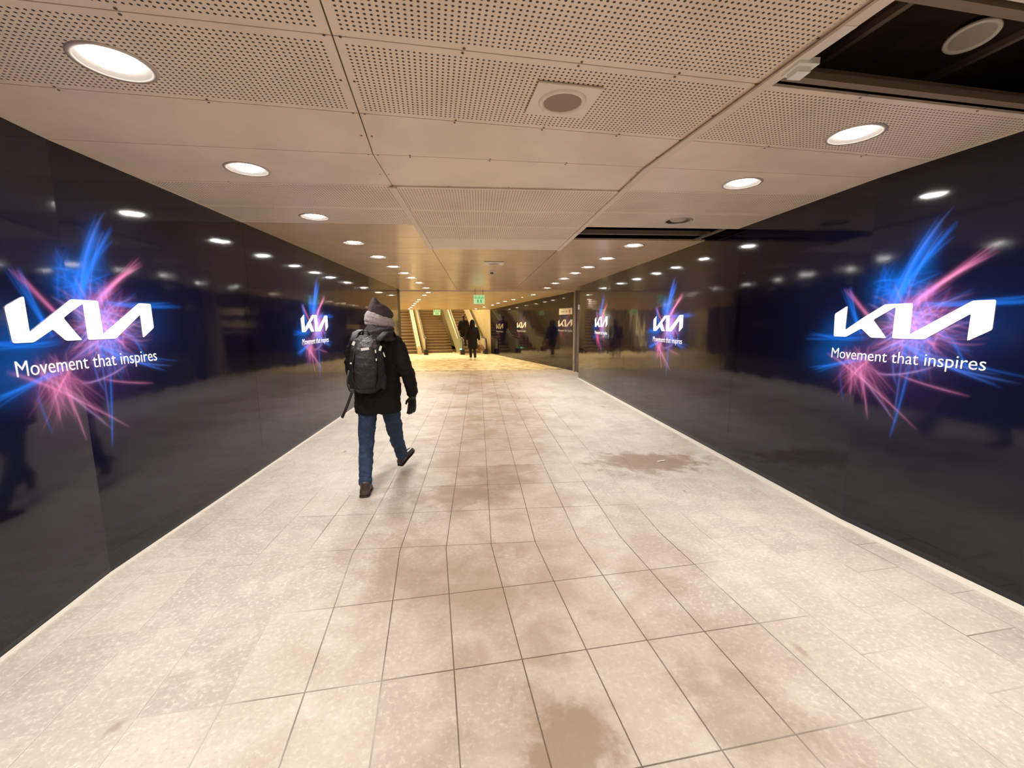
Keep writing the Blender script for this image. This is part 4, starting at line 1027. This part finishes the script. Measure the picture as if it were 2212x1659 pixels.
def backpack():
    root = empty('backpack', (-.735, 1.13, 1.0), 'charcoal backpack with bright reflective tabs, worn on the back of the walking person', 'backpack')
    bm = bmesh.new()
    loft(bm, [((-.745, 1.170, .955), (.085, 0, 0), (0, .060, 0), .8), ((-.735, 1.155, 1.0), (.125, 0, 0), (0, .085, 0), .8), ((-.728, 1.145, 1.10), (.150, 0, 0), (0, .100, 0), .8), ((-.728, 1.145, 1.25), (.155, 0, 0), (0, .105, 0), .8),
              ((-.730, 1.155, 1.37), (.140, 0, 0), (0, .095, 0), .8), ((-.732, 1.175, 1.45), (.110, 0, 0), (0, .075, 0), .85), ((-.735, 1.20, 1.495), (.065, 0, 0), (0, .045, 0), .9)], 28)
    ball(bm, (-.868, 1.16, 1.08), (.040, .060, .10)); ball(bm, (-.590, 1.17, 1.07), (.030, .055, .09))
    organic('main_bag', bm, 0.008, M['bag_dark'], root, 3, fold=0.02, fscale=0.08, fold2=0.007, fscale2=0.03)
    bm = bmesh.new()                             # long front pocket
    loft(bm, [((-.728, 1.065, 1.02), (.070, 0, 0), (0, .035, 0), .85), ((-.722, 1.045, 1.07), (.092, 0, 0), (0, .045, 0), .85), ((-.715, 1.035, 1.18), (.102, 0, 0), (0, .050, 0), .85), ((-.710, 1.040, 1.29), (.098, 0, 0), (0, .048, 0), .85),
              ((-.703, 1.060, 1.36), (.075, 0, 0), (0, .040, 0), .85), ((-.700, 1.085, 1.405), (.045, 0, 0), (0, .03, 0), .9)], 24)
    fp = organic('front_pocket', bm, 0.007, M['bag'], root, 2, fold=0.018, fscale=0.05, fold2=0.006, fscale2=0.02)
    bm = bmesh.new()                             # smoother upper flap
    loft(bm, [((-.710, 1.075, 1.33), (.105, 0, .02), (0, .035, 0)), ((-.715, 1.078, 1.38), (.110, 0, .02), (0, .040, 0)), ((-.722, 1.10, 1.43), (.088, 0, .02), (0, .04, 0)), ((-.73, 1.14, 1.475), (.05, 0, .01), (0, .035, 0))], 20)
    organic('top_flap', bm, 0.007, M['bag_shine'], root, 2, fold=0.016, fscale=0.045)
    for pts, r in (([(-.82, 1.12, 1.455), (-.805, 1.06, 1.36), (-.83, 1.045, 1.24), (-.835, 1.06, 1.10), (-.80, 1.08, 1.0)], .008),
                   ([(-.64, 1.13, 1.46), (-.615, 1.07, 1.38), (-.600, 1.05, 1.27), (-.605, 1.06, 1.10), (-.64, 1.09, 1.0)], .008),
                   ([(-.86, 1.12, 1.20), (-.82, 1.03, 1.17)], .007), ([(-.59, 1.12, 1.20), (-.62, 1.03, 1.17)], .007)):
        bm = bmesh.new(); tube(bm, pts, r, 8); fin('compression_strap', bm, M['bag_dark'], root, smooth=True)
    for pts in ([(-.845, 1.15, 1.44), (-.845, 1.26, 1.515), (-.835, 1.38, 1.535), (-.845, 1.50, 1.47), (-.87, 1.56, 1.33), (-.88, 1.54, 1.18)],
                [(-.625, 1.15, 1.44), (-.57, 1.26, 1.515), (-.545, 1.38, 1.53), (-.54, 1.50, 1.47), (-.53, 1.56, 1.33), (-.52, 1.54, 1.18)]):
        bm = bmesh.new(); R = []
        for i, p in enumerate(pts):
            p = Vector(p); t = (Vector(pts[min(i + 1, 5)]) - Vector(pts[max(i - 1, 0)])).normalized(); sx = V3(1, 0, 0); nn = t.cross(sx).normalized()
            R.append((p, sx * .032, nn * .010, .6))
        loft(bm, R, 16); fin('shoulder_strap', bm, M['bag'], root, smooth=True)
    bm = bmesh.new()                             # carry loop
    tube(bm, [(-.775, 1.20, 1.475), (-.755, 1.185, 1.535), (-.72, 1.185, 1.535), (-.70, 1.20, 1.475)], .009, 8); fin('carry_loop', bm, M['bag'], root, smooth=True)
    def tabbox(c, w, h, tilt, lab):
        c = Vector(c); bm = bmesh.new()
        d = V3(math.sin(tilt), 0, math.cos(tilt)); s = V3(math.cos(tilt), 0, -math.sin(tilt))
        V = [bm.verts.new(c + s * a * w / 2 + d * b * h / 2 + V3(0, e, 0)) for e in (-.003, .003) for b in (-1, 1) for a in (-1, 1)]
        for q in ((0, 1, 3, 2), (4, 6, 7, 5), (0, 4, 5, 1), (2, 3, 7, 6), (0, 2, 6, 4), (1, 5, 7, 3)): bm.faces.new([V[i] for i in q])
        fin('reflective_tab', bm, M['tab'], root)
    tabbox((-.812, 1.055, 1.425), .022, .036, .5, ''); tabbox((-.705, 1.020, 1.375), .070, .022, 1.45 - PI / 2, '')
    tabbox((-.578, 1.055, 1.378), .020, .046, .35, ''); tabbox((-.618, 1.035, 1.352), .010, .028, -.1, ''); tabbox((-.552, 1.075, 1.32), .010, .044, -.3, '')
    tabbox((-.612, 1.028, 1.278), .010, .022, 0, ''); tabbox((-.838, 1.03, 1.248), .014, .014, .3, '')
    for pts, r in (([(-.86, 1.13, 1.0), (-.905, 1.15, .90), (-.945, 1.15, .80), (-.985, 1.15, .722)], .013), ([(-.90, 1.16, 1.17), (-.91, 1.13, 1.08), (-.905, 1.12, 1.03), (-.885, 1.12, .975)], .008)):
        bm = bmesh.new(); R = []
        for i, p in enumerate(pts):
            p = Vector(p); t = (Vector(pts[min(i + 1, 3)]) - Vector(pts[max(i - 1, 0)])).normalized(); sx = t.cross(V3(0, 1, 0)).normalized()
            R.append((p, sx * r, V3(0, .004, 0), .6))
        loft(bm, R, 12); fin('dangling_strap', bm, M['bag'], root, smooth=True)
    return root
backpack()

def standing_person(base, heading, H, label, coat_len, shoes, hooded, arm_out, bag=False, mirror=1, trunk='coat'):
    root = empty('person', base, label, 'person')
    B = Vector(base); ch, sh_ = math.cos(heading), math.sin(heading); k = H / 1.75
    def T(x, y, z): return B + Vector((x * ch - y * sh_, x * sh_ + y * ch, z)) * k
    def Rg(x, y, z, a, b): return (T(x, y, z), (T(a, 0, 0) - B), (T(0, b, 0) - B))
    hips = [(-.085, 0, .88), (.085, 0, .88)]; kn = [(-.09, .06, .47), (.085, -.02, .47)]; an = [(-.085, .04, .09), (.09, -.10, .10)]
    shd = [(-.18, 0, 1.42), (.18, 0, 1.42)]; el = [(-.25, -.02, 1.14), (.25, -.02, 1.14)]; wr = [(-.24, .10, .90), (.27 + arm_out, .02, .88)]
    bm = bmesh.new()
    loft(bm, [Rg(0, 0, .82, .14, .10), Rg(0, 0, .95, .15, .11), Rg(0, 0, 1.1, .13, .10), Rg(0, 0, 1.3, .17, .12), Rg(0, 0, 1.42, .16, .10), Rg(0, 0, 1.50, .06, .06)])
    limb(bm, [T(0, 0, 1.46), T(0, .02, 1.57)], [.055, .05])
    hc = T(0, .02, 1.65); ball(bm, hc, (.075 * k, .09 * k, .11 * k)); ball(bm, T(0, .115, 1.635), .016)
    for i in (0, 1):
        limb(bm, [T(*shd[i]), T(*el[i]), T(*wr[i])], [.05, .04, .028]); limb(bm, [T(*hips[i]), T(*kn[i]), T(*an[i])], [.08, .055, .04])
        s = -1 if i == 0 else 1
        hand(bm, T(*wr[i]), (0, .05, -1), (0, -1, 0), (-s, 0, 0), 1.0, .6)
    organic('body', bm, 0.012, M['skin'], root, 3)
    bm = bmesh.new()
    for i in (0, 1): limb(bm, [T(*hips[i]), T(*kn[i]), T(an[i][0], an[i][1], .12)], [.095, .072, .055])
    loft(bm, [Rg(0, 0, .80, .16, .11), Rg(0, 0, 1.0, .16, .12)])
    organic('trousers', bm, 0.014, M['trouser'], root, 3)
    bm = bmesh.new()
    loft(bm, [Rg(0, 0, coat_len, .20, .15), Rg(0, 0, coat_len + .1, .22, .17), Rg(0, 0, 1.05, .20, .16), Rg(0, 0, 1.28, .225, .16), Rg(0, 0, 1.40, .21, .14), Rg(0, 0, 1.49, .12, .09)], 24)
    for i in (0, 1):
        q = wr[i]; limb(bm, [T(*shd[i]), T(*el[i]), T(q[0], q[1], q[2] + .03)], [.085, .072, .055])
    organic('coat', bm, 0.014, M['coat'], root, 3, fold=0.02, fscale=0.12)
    bm = bmesh.new()
    if hooded:
        loft(bm, [Rg(0, 0, 1.44, .13, .11), Rg(0, .01, 1.55, .12, .125), Rg(0, .01, 1.66, .115, .13), Rg(0, .0, 1.74, .085, .10), Rg(0, -.01, 1.79, .035, .04)], 20)
        organic('hood', bm, 0.012, M['coat'], root, 2)
    else:
        ball(bm, T(0, .0, 1.675), (.083 * k, .098 * k, .105 * k)); ball(bm, T(0, -.06, 1.60), (.06 * k, .04 * k, .07 * k)); organic('hair', bm, 0.012, M['hair'], root, 2)
        bm = bmesh.new(); limb(bm, [T(0, .01, 1.50), T(0, .015, 1.56)], [.085, .075]); organic('scarf', bm, 0.012, M['bag_shine'], root, 2)
    for i in (0, 1):
        bm = bmesh.new(); x, y = an[i][0], an[i][1]; zz = .01
        foot_shoe(bm, T(x, y, .1), T(x, y - .07, zz), T(x * 1.15, y + .17, zz), .047, .08); limb(bm, [T(x, y - .01, .06), T(x, y, .12)], [.045, .045])
        organic('shoe', bm, 0.010, shoes, root, 2)
    return root, T(*wr[1])
rA, wA = standing_person((0.055, 15.8, 0.0), math.radians(8), 1.72, 'person in long black hooded coat and pale shoes heading for the right escalator', .52, M['pale_shoe'], True, .03)
SRH = 0.17; bR = Vector((-0.02, 19.75, 0))
pb = bR + GR * (-0.28) + GD * (0.35 + 0.17 / SL * 1.5)
standing_person((pb.x, pb.y, 0.341), GA, 1.68, 'person in short dark jacket standing on the lowest steps of the right escalator', .72, M['sole'], False, .0)
# carrier bag held by the nearer of the two
o = empty('carrier_bag', wA + V3(0.06, 0, -.38), 'brown plastic carrier bag held by the hooded person near the escalators', 'bag')
bm = bmesh.new(); c = wA + V3(.05, 0.0, 0)
loft(bm, [(c + V3(.03, 0, -.47), (.10, 0, 0), (0, .06, 0)), (c + V3(.03, 0, -.42), (.15, 0, 0), (0, .09, 0)), (c + V3(.02, 0, -.30), (.145, 0, 0), (0, .085, 0)), (c + V3(0, 0, -.19), (.09, 0, 0), (0, .05, 0))], 20)
organic('sack', bm, 0.010, M['brown_bag'], o, 2, fold=0.03, fscale=0.06)
for s in (-1, 1):
    bm = bmesh.new(); tube(bm, [c + V3(s * .06, 0, -.20), c + V3(-.03 + s * .02, 0, -.10), wA + V3(.0, 0, -.085)], .007, 8)
    fin('handle', bm, M['brown_bag'], o, smooth=True)
